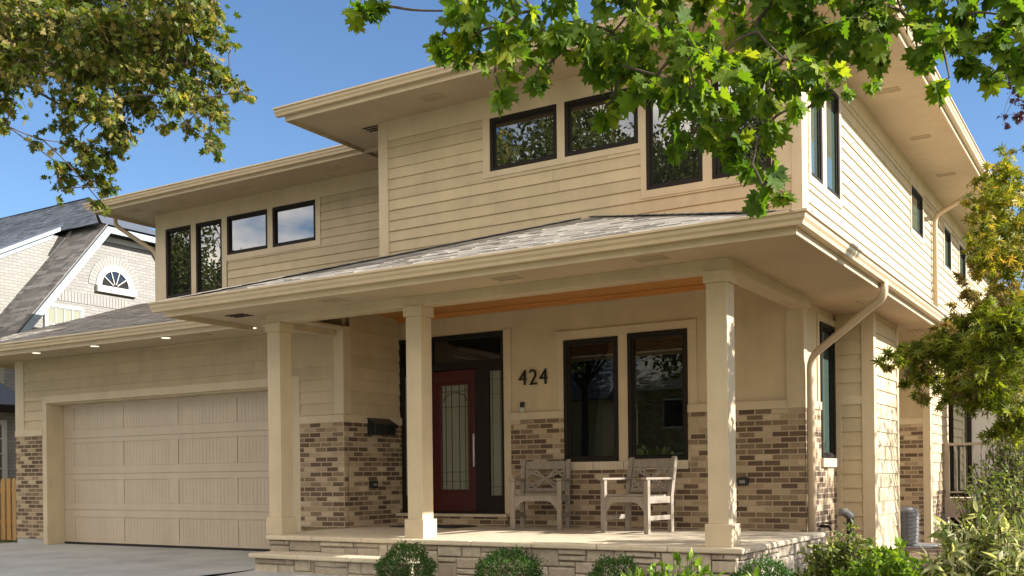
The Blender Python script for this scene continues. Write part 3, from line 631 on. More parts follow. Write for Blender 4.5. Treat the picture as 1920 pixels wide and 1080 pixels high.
# roofs: steep lower slope, dormer roof, upper slope, clipped end
def slope_tiles(p00, u, ulen, v, vlen, mat, cl=None, course=.16, tab=.26): shingles(NH, p00, u, v, cl or (lambda t: (0, ulen)), ulen, vlen, mat, course, tab)
s1 = Vector((0, 2.64, 3.20)); slope_tiles((NX + ov + .03, 13.0, 3.84), (-1, 0, 0), 11, s1, s1.length, 'slate_warm')
s2 = Vector((0, 5.35, 2.83)); slope_tiles((NX - .75, 9.95, 4.28), (-1, 0, 0), 10, s2, s2.length, 'slate_dark')
s3 = Vector((0, 1.15, 1.10)); slope_tiles((NX + ov, 15.40, 7.02), (-1, 0, 0), 11, s3, s3.length, 'slate_dark', lambda t: (t * 1.15, 11))
mb = MB(); a, b, c = (NX + ov + .03, 15.5, 7.03), (NX + ov + .03, 17.5, 7.03), (NX - 1.4, 16.5, 8.12)
mb.face([a, b, c]); mb.face([b, (NX - 12, 17.6, 7.03), (NX - 12, 16.55, 8.12), c]); mb.build('roof', 'slate_dark', NH)
s4 = Vector((0, -2.64, 3.20)); slope_tiles((NX + ov + .03, 20.05, 3.84), (-1, 0, 0), 11, s4, s4.length, 'slate_warm')
mb = MB(); mb.prism(yz([(9.9, 4.12), (15.26, 6.95), (15.26, 7.07), (9.9, 4.27)], NX - .86), (.08, 0, 0)); mb.prism(yz([(9.9, 4.0), (15.05, 6.72), (15.2, 6.93), (9.9, 4.13)], NX - .9), (.03, 0, 0)); mb.build('rake_board', 'pale_blue_trim', NH)
mb = MB(); mb.box(NX - 1.35, 16.0, 6.9, NX - .55, 17.5, 7.55); mb.build('chimney', 'white_brick', NH)
# fan window
fc = (16.14, 5.66); rr = .44
def arcp(r, n=20): return [(fc[0] + r * math.cos(a), fc[1] + r * math.sin(a)) for a in np.linspace(0, math.pi, n)]
mb = MB(); o_, i_ = arcp(.53), arcp(.38)
for k in range(19): mb.prism(yz([o_[k], o_[k + 1], i_[k + 1], i_[k]], NX - .02), (.06, 0, 0))
fan = mb.build('fan_window', 'white_paint', NH)
mb = MB()
for a in np.linspace(0, math.pi, 6)[1:-1]: mb.bar((NX + .03, fc[0] + .07 * math.cos(a), fc[1] + .07 * math.sin(a)), (NX + .03, fc[0] + .39 * math.cos(a), fc[1] + .39 * math.sin(a)), .02, .02, (1, 0, 0))
mb.build('muntins', 'white_paint', fan)
mb = MB(); mb.prism(yz(arcp(.4), NX + .004), (.012, 0, 0)); mb.build('pane', 'transom_glass', fan)
mb = MB(); mb.box(NX - .02, 15.6, 5.50, NX + .10, 16.72, 5.655); mb.build('sill', 'white_paint', fan, .005)
mb = MB(); o2, i2 = arcp(.72, 24), arcp(.535, 24)
for k in range(23):
    a = [(o2[k][0] * .98 + o2[k + 1][0] * .02, o2[k][1] * .98 + o2[k + 1][1] * .02), (o2[k][0] * .06 + o2[k + 1][0] * .94, o2[k][1] * .06 + o2[k + 1][1] * .94)]
    b = [(i2[k][0] * .98 + i2[k + 1][0] * .02, i2[k][1] * .98 + i2[k + 1][1] * .02), (i2[k][0] * .06 + i2[k + 1][0] * .94, i2[k][1] * .06 + i2[k + 1][1] * .94)]
    mb.prism(yz([a[0], a[1], b[1], b[0]], NX - .01), (.028, 0, 0))
mb.build('arch_bricks', 'cream_paint', fan)
window(NW, 14.26, 15.26, 3.35, 5.06, NH, .075, .05, .0, 'pale_glass', frame_mat='white_paint', muntins=(4, 4))
mb = MB()
for k in range(22): y = 14.62 + k * .085; wbox(mb, NW, y, y + .074, -.01, .016, 5.16, 5.40)
mb.build('soldier_course', 'cream_paint', NH)
# small bay at its foot
mb = MB(); mb.box(NX, 10.2, -.2, -20.4, 13.25, 2.62); mb.build('bay', 'white_brick', NH)
mb = MB(); z0 = 2.66; a = [(NX, 9.9), (-20.1, 9.9), (-20.1, 13.5), (NX, 13.5)]
mb.face([(a[1][0], a[1][1], z0), (a[2][0], a[2][1], z0), (NX, 12.8, 3.42), (NX, 10.5, 3.42)]); mb.face([(a[2][0], a[2][1], z0), (NX, 13.5, z0), (NX, 12.8, 3.42)]); mb.face([(NX, 9.9, z0), (a[1][0], a[1][1], z0), (NX, 10.5, 3.42)])
mb.build('roof', 'slate_dark', NH)
mb = MB(); mb.box(NX, 9.88, 2.52, -20.08, 13.52, 2.655); mb.build('gutter', 'bronze', NH)
window(('R', -20.4), 11.9, 12.95, .95, 2.35, NH, .08, .05, .0, 'window_glass', frame_mat='white_paint', muntins=(4, 4))

# ------------------------------------------------------------------ FENCE between the houses
FE = thing('picket_fence', (-18.6, 11.5, -.05), 'natural wood picket fence standing between the two houses', 'fence')
k = 0; x = -16.75
while x > -20.2:
    w = .115; h = 1.13 + random.uniform(-.01, .01); mb = MB()
    mb.prism([(x - w, 11.47, -.02), (x, 11.47, -.02), (x, 11.47, h - .05), (x - .03, 11.47, h), (x - w + .03, 11.47, h), (x - w, 11.47, h - .05)], (0, .022, 0)); mb.build('picket', 'fence_wood', FE)
    x -= .172
for z in (.28, .86):
    mb = MB(); mb.box(-20.3, 11.493, z, -16.62, 11.535, z + .09); mb.build('rail', 'fence_wood', FE)
mb = MB(); mb.box(-16.74, 11.536, -.1, -16.64, 11.63, 1.1); mb.build('post', 'fence_wood', FE)

# ------------------------------------------------------------------ things on the porch walls
M_ = thing('mailbox', (-9.23, 11.43, 1.64), 'black metal mailbox hanging on the brick of the porch return wall', 'mailbox')
mb = MB(); mb.prism([(-9.235, 11.2, 1.66), (-9.09, 11.2, 1.66), (-9.09, 11.2, 1.80), (-9.235, 11.2, 1.88)], (0, .46, 0)); mb.build('body', 'black_metal', M_, .006)
mb = MB(); mb.prism([(-9.235, 11.185, 1.89), (-9.075, 11.185, 1.80), (-9.075, 11.185, 1.77), (-9.065, 11.185, 1.77), (-9.065, 11.185, 1.808), (-9.235, 11.185, 1.905)], (0, .49, 0)); mb.build('lid', 'black_metal', M_, .002)
NU = thing('house_number', (-7.0, 11.99, 2.285), 'dark metal house number 424 mounted beside the entry door', 'house number')
for ch, x in (('4', -7.235), ('2', -7.075), ('4', -6.915)):
    cu = bpy.data.curves.new('digit', 'FONT'); cu.body = ch; cu.size = .305; cu.extrude = .011; cu.bevel_depth = .001; cu.offset = -.004
    tmp = bpy.data.objects.new('tmp', cu); COL.objects.link(tmp); me = bpy.data.meshes.new_from_object(tmp.evaluated_get(bpy.context.evaluated_depsgraph_get())); bpy.data.objects.remove(tmp)
    me.materials.clear(); o = link('digit', me, 'bronze', NU); o.scale = (.92, 1, 1); o.rotation_euler = (R_(90), 0, 0); o.location = Vector((x, 11.97, 2.285)) - Vector(NU.location)
DB = thing('doorbell', (-7.185, 11.99, 1.925), 'small doorbell camera with black top and white button by the door', 'doorbell')
mb = MB(); mb.box(-7.215, 11.965, 1.99, -7.155, 11.996, 2.06); mb.build('camera_head', 'black_metal', DB, .006)
mb = MB(); mb.box(-7.215, 11.966, 1.925, -7.155, 11.996, 1.989); mb.build('button_plate', 'white_paint', DB, .006)
for nm, W, a, lab in (('wall_outlet', FW, -4.11, 'dark covered outlet box on the brick right of the last column'), ('wall_outlet', GR, 11.30, 'dark outlet box low on the shaded brick beside the entry')):
    p = WP(W, a, .04, .96); T = thing(nm, p, lab, 'outlet'); mb = MB(); wbox(mb, W, a - .065, a + .065, .03, .085, .92, 1.02); mb.build('cover', 'black_metal', T, .006)
    mb = MB(); wbox(mb, W, a - .035, a + .035, .0851, .09, .95, .985); mb.build('plate', 'grey_metal', T, .002)
mb = MB(); mb.box(-8.80, 11.12, .3885, -7.75, 11.70, .402); tag(mb.build('door_mat', 'rubber', None, .003), 'dark door mat lying on the porch floor below the red door', 'door mat')

# ------------------------------------------------------------------ CHAIRS
def chair(loc, rz, label):
    T = thing('garden_armchair', loc, label, 'chair', 'wooden armchairs on the porch'); T.rotation_euler = (0, 0, R_(rz))
    def part(mb, nm, par=T, bev=.005):
        o = mb.build(nm, 'teak', None, bev); o.parent = par; return o       # built in chair space, origin on the floor
    w, d = .60, .50
    def P(nm, fn, par=T, bev=.005):
        mb = MB(); fn(mb); V = mb.v; o = mb.build(nm, 'teak', None, bev); l = Vector(o.location)
        o.parent = par
        if par is not T: o.location = l - Vector(par.location)
        return o
    for sx in (-1, 1):
        P('leg', lambda m: m.box(sx * (w / 2) - .03, -d / 2 - .03, 0, sx * (w / 2) + .03, -d / 2 + .025, .615))
        P('leg', lambda m: m.prism([(sx * (w / 2) - .028, d / 2 - .03, 0), (sx * (w / 2) - .028, d / 2 + .03, 0), (sx * (w / 2) - .028, d / 2 + .03, .42), (sx * (w / 2) - .028, d / 2 + .125, .87), (sx * (w / 2) - .028, d / 2 + .10, .895), (sx * (w / 2) - .028, d / 2 + .065, .88), (sx * (w / 2) - .028, d / 2 - .03, .44)], (.056, 0, 0)))
        P('armrest', lambda m: m.box(sx * (w / 2) - .042, -d / 2 - .075, .616, sx * (w / 2) + .042, d / 2 + .045, .645), T, .01)
        P('stretcher', lambda m: m.box(sx * (w / 2) - .018, -d / 2 + .026, .15, sx * (w / 2) + .018, d / 2 - .031, .205))
        P('seat_rail', lambda m: m.box(sx * (w / 2) - .016, -d / 2 + .026, .345, sx * (w / 2) + .016, d / 2 - .031, .425))
    def apron(m):
        n = 13; xs = np.linspace(-w / 2 + .03, w / 2 - .03, n); t = np.abs(xs) / (w / 2 - .03); low = .36 - .115 * np.clip((t - .55) / .45, 0, 1) ** 1.6
        m.prism([(x, -d / 2 - .02, z) for x, z in zip(xs, low)] + [(xs[-1], -d / 2 - .02, .425), (xs[0], -d / 2 - .02, .425)], (0, .03, 0))
    P('apron', apron, T, .003)
    P('seat', lambda m: [m.box(-w / 2 + .032, -d / 2 + .0 + i * .066, .426 - .002 * (i % 3) - .012 * math.sin(i / 7 * 3.14), w / 2 - .032, -d / 2 + .056 + i * .066, .446 - .002 * (i % 3) - .012 * math.sin(i / 7 * 3.14)) for i in range(8)], T, .004)
    # back: rails and diagonal lattice in the leaning plane
    def bp(x, s, off=0): # s 0..1 up the back
        return Vector((x, d / 2 + .0 + .10 * s + off, .45 + .42 * s))
    up = Vector((0, .10, .42)).normalized(); nrm = Vector((0, -.42, .10)).normalized()
    P('top_rail', lambda m: m.obox(bp(0, .86), (w / 2 - .029, 0, 0), up * .055, nrm * .016))
    P('bottom_rail', lambda m: m.obox(bp(0, .10), (w / 2 - .029, 0, 0), up * .025, nrm * .014))
    xa = w / 2 - .04
    def lat(m):
        for (a, b) in (((-xa, .16), (0, .44)), ((0, .44), (xa, .72)), ((-xa, .72), (0, .44)), ((0, .44), (xa, .16)), ((-xa * .5, .72), (0, .44)), ((0, .44), (xa * .5, .72)), ((-xa * .5, .16), (0, .44)), ((0, .44), (xa * .5, .16)),
                       ((-xa, .44), (-xa * .5, .72)), ((-xa, .44), (-xa * .5, .16)), ((xa, .44), (xa * .5, .72)), ((xa, .44), (xa * .5, .16))):
            m.bar(bp(*a), bp(*b), .028, .018 + random.uniform(0, .003), nrm)
    P('back_lattice', lat, T, .002)
    P('back_stile', lambda m: m.obox(bp(-xa + .012, .45), (.016, 0, 0), up * .17, nrm * .012)); P('back_stile', lambda m: m.obox(bp(xa - .012, .45), (.016, 0, 0), up * .17, nrm * .012))
    return T
chair((-6.60, 11.43, .3885), 17, 'weathered wooden armchair beside the entry door')
chair((-5.11, 11.12, .3885), -9, 'weathered wooden armchair under the right window, its arm in the sun')

# ------------------------------------------------------------------ side yard: AC unit, pipes, deck
AC = thing('air_conditioner', (-3.02, 16.2, -.08), 'grey outdoor air conditioner unit beside the side wall', 'air conditioner')
mb = MB(); mb.box(-3.36, 15.9, -.03, -2.93, 16.5, .50); mb.build('body', 'grey_metal', AC, .05)
mb = MB()
for z in np.linspace(0, .46, 9): mb.box(-3.37, 15.885, z, -2.915, 16.51, z + .008)
for x in np.linspace(-3.32, -2.98, 6): mb.box(x, 15.88, -.02, x + .008, 15.892, .49)
mb.build('guard', 'grey_metal', AC)
mb = MB(); mb.tube([(-3.145, 16.2, .50), (-3.145, 16.2, .53)], [.21, .19], 24); mb.build('fan_top', 'grey_metal', AC)
mb = MB(); mb.box(-3.38, 15.8, -.08, -2.66, 16.6, -.03); mb.build('pad', 'concrete', AC)
UP = thing('vent_pipe', (-3.14, 13.1, -.06), 'brown capped vent pipe standing by the siding bump-out', 'pipe')
mb = MB(); mb.tube([(-3.14, 13.1, -.06), (-3.14, 13.1, .50)], .045, 14); mb.build('pipe', 'rubber', UP, 0, True)
mb = MB(); mb.tube([(-3.14, 13.1, .50), (-3.14, 13.1, .52), (-3.19, 13.06, .575), (-3.26, 13.02, .57)], [.05, .055, .05, .045], 14); mb.build('cap', 'grey_metal', UP, 0, True)
HB = thing('hose_tap', (-3.30, 12.55, .2), 'small dark hose tap on the sunlit side brick', 'tap')
mb = MB(); mb.tube([(-3.36, 12.55, .42), (-3.26, 12.55, .42), (-3.23, 12.55, .36)], .018, 8); mb.build('spout', 'bronze', HB)
mb = MB(); mb.tube([(-3.27, 12.55, .45), (-3.27, 12.55, .47)], [.04, .04], 10); mb.build('wheel', 'bronze', HB)
DK = thing('deck', (-1.0, 18.5, -.1), 'grey brown side deck with white lattice skirt and thin metal railing', 'deck')
mb = MB(); mb.box(-2.84, 18.2, .56, 1.5, 18.78, .61); mb.build('deck_floor', 'deck_paint', DK)
mb = MB(); mb.box(-2.84, 18.2, .30, 1.5, 18.24, .559); mb.build('rim_board', 'deck_paint', DK)
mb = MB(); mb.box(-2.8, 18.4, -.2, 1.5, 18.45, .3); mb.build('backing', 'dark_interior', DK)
mb = MB(); x = -3.2
while x < 1.2:
    for sg in (1, -1):
        a, b = Vector((x, 18.21 + .012 * sg, -.12)), Vector((x + .42, 18.21 + .012 * sg, .30))
        if sg < 0: a, b = Vector((x + .42, 18.21 - .012, -.12)), Vector((x, 18.21 - .012, .30))
        if min(a.x, b.x) > -2.86: mb.bar(a, b, .03, .008, (0, 1, 0))
    x += .13
mb.build('lattice', 'tan_trim', DK)
for x in (-2.80, -1.35, .1):
    mb = MB(); mb.box(x - .03, 18.24, .61, x + .03, 18.30, 1.53); mb.build('rail_post', 'deck_paint', DK)
mb = MB(); mb.box(-2.83, 18.23, 1.48, 1.5, 18.31, 1.52); mb.box(-2.83, 18.25, .70, 1.5, 18.29, .73); mb.build('handrail', 'deck_paint', DK)
for i in range(22):
    mb = MB(); x = -2.66 + i * .125; mb.box(x - .008, 18.26, .73, x + .008, 18.276, 1.48); mb.build('baluster', 'deck_paint', DK)

# ------------------------------------------------------------------ PLANTS
def fan(outline, centre, curl=.0):
    V = [(*centre, 0)] + [(x, y, -curl * (x * x + 1.3 * (y - .3) ** 2) + .22 * abs(x) + .05 * math.sin(9 * x + 7 * y)) for x, y in outline]; n = len(outline)
    return np.array(V, float), [(0, i + 1, (i + 1) % n + 1) for i in range(n)]
_half = [(0, 1.0), (.05, .80), (.16, .84), (.17, .66), (.30, .72), (.52, .84), (.47, .66), (.56, .56), (.36, .44), (.44, .34), (.62, .28), (.42, .16), (.38, .04), (.16, .10), (.02, .0)]
MAPLE = fan(_half + [(-x, y) for x, y in _half[::-1] if x > 0], (0, .38), .22)
_h2 = [(0, 1.0), (.08, .72), (.30, .78), (.20, .56), (.50, .48), (.26, .34), (.34, .08), (.10, .14)]
MAPLE_LO = fan(_h2 + [(-x, y) for x, y in _h2[::-1] if x > 0], (0, .38), .3)
def star(n=7):
    o = []
    for i in range(n):
        a = math.pi / 2 + (i - (n - 1) / 2) * R_(43); L = 1.0 - .09 * abs(i - (n - 1) / 2); b = R_(21)
        o += [(.2 * math.cos(a - b), .2 * math.sin(a - b)), (.52 * L * math.cos(a - .21), .52 * L * math.sin(a - .21)), (L * math.cos(a), L * math.sin(a)), (.52 * L * math.cos(a + .21), .52 * L * math.sin(a + .21))]
    return fan(o[::-1], (0, 0), .25)
JMAPLE = star()
OVAL = (np.array([(0, 0, 0), (.20, .28, -.04), (.22, .55, -.07), (0, 1, -.16), (-.22, .55, -.07), (-.20, .28, -.04), (0, .5, .03)]), [(0, 1, 6), (1, 2, 6), (2, 3, 6), (3, 4, 6), (4, 5, 6), (5, 0, 6)])
BLADE = (np.array([(0, 0, 0), (.10, .25, -.02), (.12, .55, -.10), (0, 1, -.34), (-.12, .55, -.10), (-.10, .25, -.02), (0, .5, -.04)]), OVAL[1])
def leaves(name, mat, parent, pos, size, tip, nrm, tmpl):
    pos = np.asarray(pos, float); n = len(pos); T, Fc = tmpl; k = len(T)
    t = tip / (np.linalg.norm(tip, axis=1, keepdims=True) + 1e-9); nn = nrm - t * (nrm * t).sum(1, keepdims=True); nn /= (np.linalg.norm(nn, axis=1, keepdims=True) + 1e-9); r = np.cross(t, nn)
    sz = np.broadcast_to(np.asarray(size, float), (n,))[:, None, None]
    wid = rng.uniform(.82, 1.1, (n, 1, 1))
    V = (r[:, None] * (T[None, :, 0:1] * wid) + t[:, None] * T[None, :, 1:2] + nn[:, None] * T[None, :, 2:3]) * sz + pos[:, None]
    V = V.reshape(-1, 3) - np.array(root_loc(parent)) if parent else V.reshape(-1, 3)
    fa = np.array(Fc, int); m_ = len(fa); lp = (fa[None] + (np.arange(n) * k)[:, None, None]).reshape(-1)
    me = bpy.data.meshes.new(name); me.vertices.add(len(V)); me.vertices.foreach_set('co', V.ravel()); me.loops.add(len(lp)); me.loops.foreach_set('vertex_index', lp)
    me.polygons.add(n * m_); me.polygons.foreach_set('loop_start', np.arange(n * m_) * 3); me.update(calc_edges=True)
    return link(name, me, mat, parent)
def rvec(n): v = rng.normal(size=(n, 3)); return v / np.linalg.norm(v, axis=1, keepdims=True)
def limb(mb, pts, r0, r1, n=7):
    P = [np.array(p, float) for p in pts]; Q = []
    for i in range(len(P) - 1):                        # Catmull-Rom through the points
        p0, p1, p2, p3 = P[max(i - 1, 0)], P[i], P[i + 1], P[min(i + 2, len(P) - 1)]
        for t in np.linspace(0, 1, 6)[:-1]: Q.append(.5 * ((2 * p1) + (p2 - p0) * t + (2 * p0 - 5 * p1 + 4 * p2 - p3) * t * t + (3 * p1 - p0 - 3 * p2 + p3) * t ** 3))
    Q.append(P[-1]); mb.tube([Vector(q) for q in Q], list(np.linspace(r0, r1, len(Q))), n); return Q

def sprays(anchors, n_per, droop=.5, spread=1.0):
    """twigs radiating inside each anchor ball; leaves sit along them. anchors: (point, radius). returns pos, tip, twigs"""
    pos, tip, tw = [], [], []
    for c, r in anchors:
        k = max(2, int(n_per * r * r)); nt = max(1, k // 7)
        for _ in range(nt):
            d = rvec(1)[0]; d[2] = d[2] * .7 - .15 * droop; st = c + rvec(1)[0] * r * .35 * rng.random(); L = r * rng.uniform(.5, 1.05)
            en = st + d * L + np.array([0, 0, -droop * L * .35]); tw.append((st, (st + en) / 2 + np.array([0, 0, .08 * L]), en))
            for j in range(7):
                f = rng.uniform(.15, 1.02); p = st * (1 - f) + en * f + rvec(1)[0] * r * .10 * spread
                t = d * .5 + rvec(1)[0] * .8 + np.array([0, 0, -droop]); pos.append(p); tip.append(t)
    return np.array(pos), np.array(tip), tw

def maple(name, trunk_pts, tr, anchors, n_per, size, mat, tmpl, label, droop, group=None, hubs=None, twig_r=.006, extra=()):
    T = thing(name, tuple(trunk_pts[0]), label, 'tree', group)
    mb = MB(); Q = limb(mb, trunk_pts, tr, tr * .45, 10); mb.build('trunk', 'bark', T, 0, True)
    mb = MB(); hubs = hubs or [trunk_pts[-1]]
    for hb in hubs:
        mid = (np.array(hb) + np.array(trunk_pts[-1])) / 2 + np.array([0, 0, .3]); limb(mb, [trunk_pts[-1], mid, hb], min(.032, tr * .2), .011)
    net = [np.array(h, float) for h in hubs]
    for c, r in sorted(anchors, key=lambda a: min(np.linalg.norm(np.array(h) - a[0]) for h in hubs)):   # each twig grows from the nearest wood
        hb = min(net, key=lambda h: np.linalg.norm(h - c)); L = np.linalg.norm(c - hb); net.append(np.array(c))
        limb(mb, [hb, hb * .5 + c * .5 + rvec(1)[0] * L * .10 + np.array([0, 0, L * .06]), c], max(.006, tr * .035), twig_r * .7, 5)
    pos, tip, tw = sprays(anchors, n_per, droop)
    for a, b, c in tw[::1]: mb.tube([Vector(a), Vector(b), Vector(c)], [twig_r * .5, twig_r * .4, twig_r * .25], 4, False)
    mb.build('branches', 'bark', T)
    n = len(pos); nr = np.array([0, 0, 1.]) + rng.normal(size=(n, 3)) * .8
    leaves('crown', mat, T, pos, rng.uniform(.5, 1.25, n) * size, tip, nr, tmpl)
    for m2, anc, npr, sz in extra:
        p2, t2, _ = sprays(anc, npr, droop); leaves('crown', m2, T, p2, rng.uniform(.65, 1.15, len(p2)) * sz, t2, np.array([0, 0, 1.]) + rng.normal(size=(len(p2), 3)) * .7, tmpl)
    return T
def px(lst, depth, jit=.5):
    """anchors from (x, y, radius_px) in the photo at about `depth` metres"""
    out = []
    for x, y, r in lst:
        d = depth + rng.uniform(-jit, jit); out.append((at(x, y, d), r / F_PX * d))
    return out

# -- big green maple bough hanging in front of the house
A = [(660, 12, 48), (705, 6, 40), (830, 60, 55), (820, 100, 40), (880, 80, 65), (860, 20, 60), (940, 50, 75), (930, 120, 42), (935, 160, 25), (1010, 50, 70), (1015, 138, 25), (1000, 20, 60), (1080, 40, 80), (1060, 90, 40), (1150, 60, 80), (1140, 110, 60), (1190, 120, 60), (1150, 190, 38), (1130, 220, 24),
     (1210, 60, 80), (1230, 140, 70), (1240, 230, 45), (1265, 270, 35), (1290, 70, 90), (1300, 160, 80), (1310, 240, 60), (1350, 110, 90), (1370, 200, 80), (1390, 270, 55), (1420, 60, 90), (1430, 160, 85), (1440, 240, 60), (1450, 300, 45), (1430, 350, 32), (1460, 355, 22), (1410, 310, 40), (1470, 110, 80), (1490, 200, 45),
     (1500, 40, 80), (1530, 130, 55), (1545, 180, 30), (1570, 60, 75), (1620, 30, 75), (1640, 90, 45), (1690, 20, 60), (1720, 90, 45), (1760, 60, 60), (1740, 120, 35), (1800, 30, 60), (1810, 110, 55), (1850, 70, 65), (1850, 150, 32), (1780, 145, 28), (1890, 30, 60), (1900, 100, 45),
     (900, -60, 120), (1050, -60, 130), (1200, -60, 140), (1350, -60, 140), (1500, -60, 140), (1650, -60, 140), (1800, -60, 140), (1950, -40, 150), (1980, 80, 90)]
anchors = px(A, 5.2, .45) + px([(x, -190, 110) for x in range(880, 2050, 130)], 5.4, .5)
hubs = [at(1300, -150, 5.3), at(1620, -160, 5.2), at(980, -140, 5.4), at(1420, 40, 5.3), at(1850, -120, 5.1), at(1180, 20, 5.2), at(760, -120, 5.5)]
maple('maple_tree', [(2.6, 3.6, gz(0, 3.6)), (2.5, 3.6, 1.5), (2.3, 3.75, 3.3), (1.9, 3.9, 5.2)], .26, [(c, r * 1.0) for c, r in anchors], 980, .098, 'maple_leaf', MAPLE, 'broad green maple bough hanging in front of the upper windows', .75, hubs=hubs,
      extra=[('bright_leaf', px([(1590, 120, 50), (1620, 150, 38), (1570, 170, 28), (1650, 80, 40), (1640, 130, 28)], 6.2, .3), 900, .075), ('bright_leaf', px([(940, 160, 24), (1020, 60, 50), (1440, 330, 35), (1250, 120, 60), (1380, 180, 60), (1300, 40, 60), (1120, 60, 50), (1740, 80, 40)], 5.3, .3), 130, .12)])
# -- browner maple at upper left
B = [(30, 50, 85), (110, 40, 90), (200, 50, 95), (290, 50, 90), (350, 40, 75), (380, 10, 45), (360, 100, 58), (405, 125, 45), (425, 85, 22), (430, 150, 30), (455, 172, 22), (470, 177, 14), (300, 130, 65), (335, 190, 45), (385, 195, 40), (410, 215, 30), (395, 262, 26), (410, 280, 18), (312, 228, 20), (350, 235, 22), (360, 160, 50), (245, 120, 75), (165, 125, 80), (90, 110, 75), (180, 190, 55),
     (140, 190, 45), (225, 235, 40), (240, 260, 25), (115, 235, 35), (80, 262, 18), (100, 300, 20), (150, 270, 45), (205, 290, 38), (120, 325, 34), (180, 335, 34), (205, 355, 22), (185, 375, 20), (115, 358, 16), (8, 190, 26), (12, 235, 20), (10, 140, 45), (40, 110, 60), (270, 190, 45), (205, 240, 35), (240, 175, 45),
     (60, -60, 150), (200, -60, 150), (330, -50, 110), (-60, 60, 140), (-60, -60, 150), (-40, 170, 60)]
anchors = [(c, r * 1.1) for c, r in px(B, 11.5, 1.0)]
maple('maple_tree', [(-14.0, 4.6, gz(0, 4.6)), (-14.0, 4.7, 2.0), (-13.6, 4.9, 4.5), (-13.2, 5.2, 6.6)], .24, anchors, 1800, .10, 'tired_maple_leaf', MAPLE_LO, 'yellowing brown green maple branches hanging over the garage roof at upper left', .6,
      hubs=[at(150, -60, 11.5), at(260, 80, 11.3), at(100, 120, 11.8), at(170, 230, 11.5), at(350, 120, 11.2)], twig_r=.007)
# -- fine-leaved Japanese maple at the right edge
Cg = [(1800, 640, 60), (1760, 660, 45), (1720, 660, 38), (1685, 672, 26), (1660, 690, 16), (1740, 705, 40), (1775, 740, 32), (1725, 745, 22), (1840, 690, 70), (1880, 640, 65), (1860, 740, 60), (1900, 720, 70), (1880, 800, 36), (1905, 780, 45), (1820, 600, 40), (1870, 600, 50), (1930, 650, 70), (1700, 715, 16), (1690, 650, 14), (1950, 760, 60), (1840, 650, 55), (1800, 700, 40), (1870, 690, 70), (1820, 730, 45), (1900, 620, 60), (1780, 620, 36), (1850, 590, 40), (1915, 820, 40)]
Cy = [(1855, 330, 35), (1885, 310, 40), (1840, 395, 38), (1815, 405, 20), (1880, 380, 55), (1910, 350, 55), (1850, 440, 45), (1890, 440, 60), (1820, 445, 22), (1905, 500, 50), (1860, 490, 45), (1920, 280, 30), (1945, 400, 70), (1895, 330, 40), (1870, 410, 50), (1910, 430, 60), (1840, 470, 34), (1880, 480, 50), (1915, 560, 50), (1865, 360, 40)]
Cd = [(1820, 550, 34), (1865, 550, 45), (1800, 520, 18), (1790, 590, 26), (1900, 560, 50), (1830, 510, 26), (1770, 610, 24), (1880, 590, 40)]
maple('japanese_maple', [(-.55, 10.4, -.1), (-.6, 10.35, .8), (-.75, 10.3, 1.5)], .07, [(c, r * 1.25) for c, r in px(Cg, 9.0, .7)], 2300, .07, 'fine_maple_leaf', JMAPLE, 'fine leaved japanese maple turning gold at its top beside the side wall', .25,
      hubs=[at(1880, 720, 9.1), at(1900, 560, 9.2), at(1895, 420, 9.3)], twig_r=.004, extra=[('gold_leaf', [(c, r * 1.2) for c, r in px(Cy, 9.0, .7)], 1600, .066), ('dry_leaf', [(c, r * 1.25) for c, r in px(Cd, 8.9, .5)], 1300, .07), ('fine_maple_leaf', px([(1840, 640, 50), (1880, 620, 60), (1900, 700, 60), (1870, 560, 45), (1920, 560, 60), (1950, 640, 70), (1860, 720, 45), (1980, 560, 70), (1960, 720, 60)], 14.2, .6), 800, .075), ('dry_leaf', px(Cg[4:9] + Cg[10:14], 8.9, .5), 260, .07)])
# -- purple maple behind it, top right
D_ = [(1890, 125, 26), (1905, 160, 26), (1912, 60, 22), (1885, 215, 14), (1910, 215, 20), (1915, 110, 30), (1880, 235, 10), (1950, 120, 50), (1945, 200, 40), (1900, 185, 16), (1918, 20, 25)]
maple('purple_maple', [(1.6, 22.0, -.1), (1.5, 22.0, 3.5), (1.3, 21.9, 6.5)], .12, px(D_, 19.5, .8), 1100, .11, 'purple_leaf', MAPLE_LO, 'dark purple leaved maple at the right edge against the sky', .3, hubs=[at(1940, 150, 19.5)])

# -- clipped boxwood balls along the porch
def boxwood(x, y, zc, r, label):
    T = thing('boxwood', (x, y, zc - r * .95), label, 'shrub', 'clipped boxwood balls along the porch')
    n = int(8500 * (r / .3) ** 2); d = rvec(n); lump = 1 + .09 * np.sin(d[:, 0] * 7 + x * 5) * np.sin(d[:, 1] * 6 + x) + .06 * np.sin(d[:, 2] * 9 + x * 3) + .05 * np.sin(d[:, 0] * 17 + d[:, 2] * 13 + y)
    rad = r * lump * rng.uniform(.72, 1.05, n) ** .6 * np.where(rng.random(n) < .06, 1.1, 1); p = np.array([x, y, zc]) + d * rad[:, None] * np.array([1, 1, .92])
    leaves('foliage', 'boxwood_leaf', T, p, rng.uniform(.6, 1.2, n) * .026, d * .8 + rvec(n) * .7 + np.array([0, 0, .35]), d + rvec(n) * .8, OVAL)
    mb = MB()
    for _ in range(14): q = rvec(1)[0] * r * .7; limb(mb, [(x, y, zc - r * .95), (x + q[0] * .5, y + q[1] * .5, zc - r * .3), (x + q[0], y + q[1], zc + abs(q[2]) * .6)], .012, .004, 5)
    mb.build('stems', 'bark', T)
boxwood(-6.45, 8.42, .11, .285, 'round boxwood ball in front of the middle column')
boxwood(-5.22, 8.42, .09, .31, 'round boxwood ball below the left chair')
boxwood(-4.10, 8.45, .05, .28, 'boxwood ball half hidden by bright green sprigs')
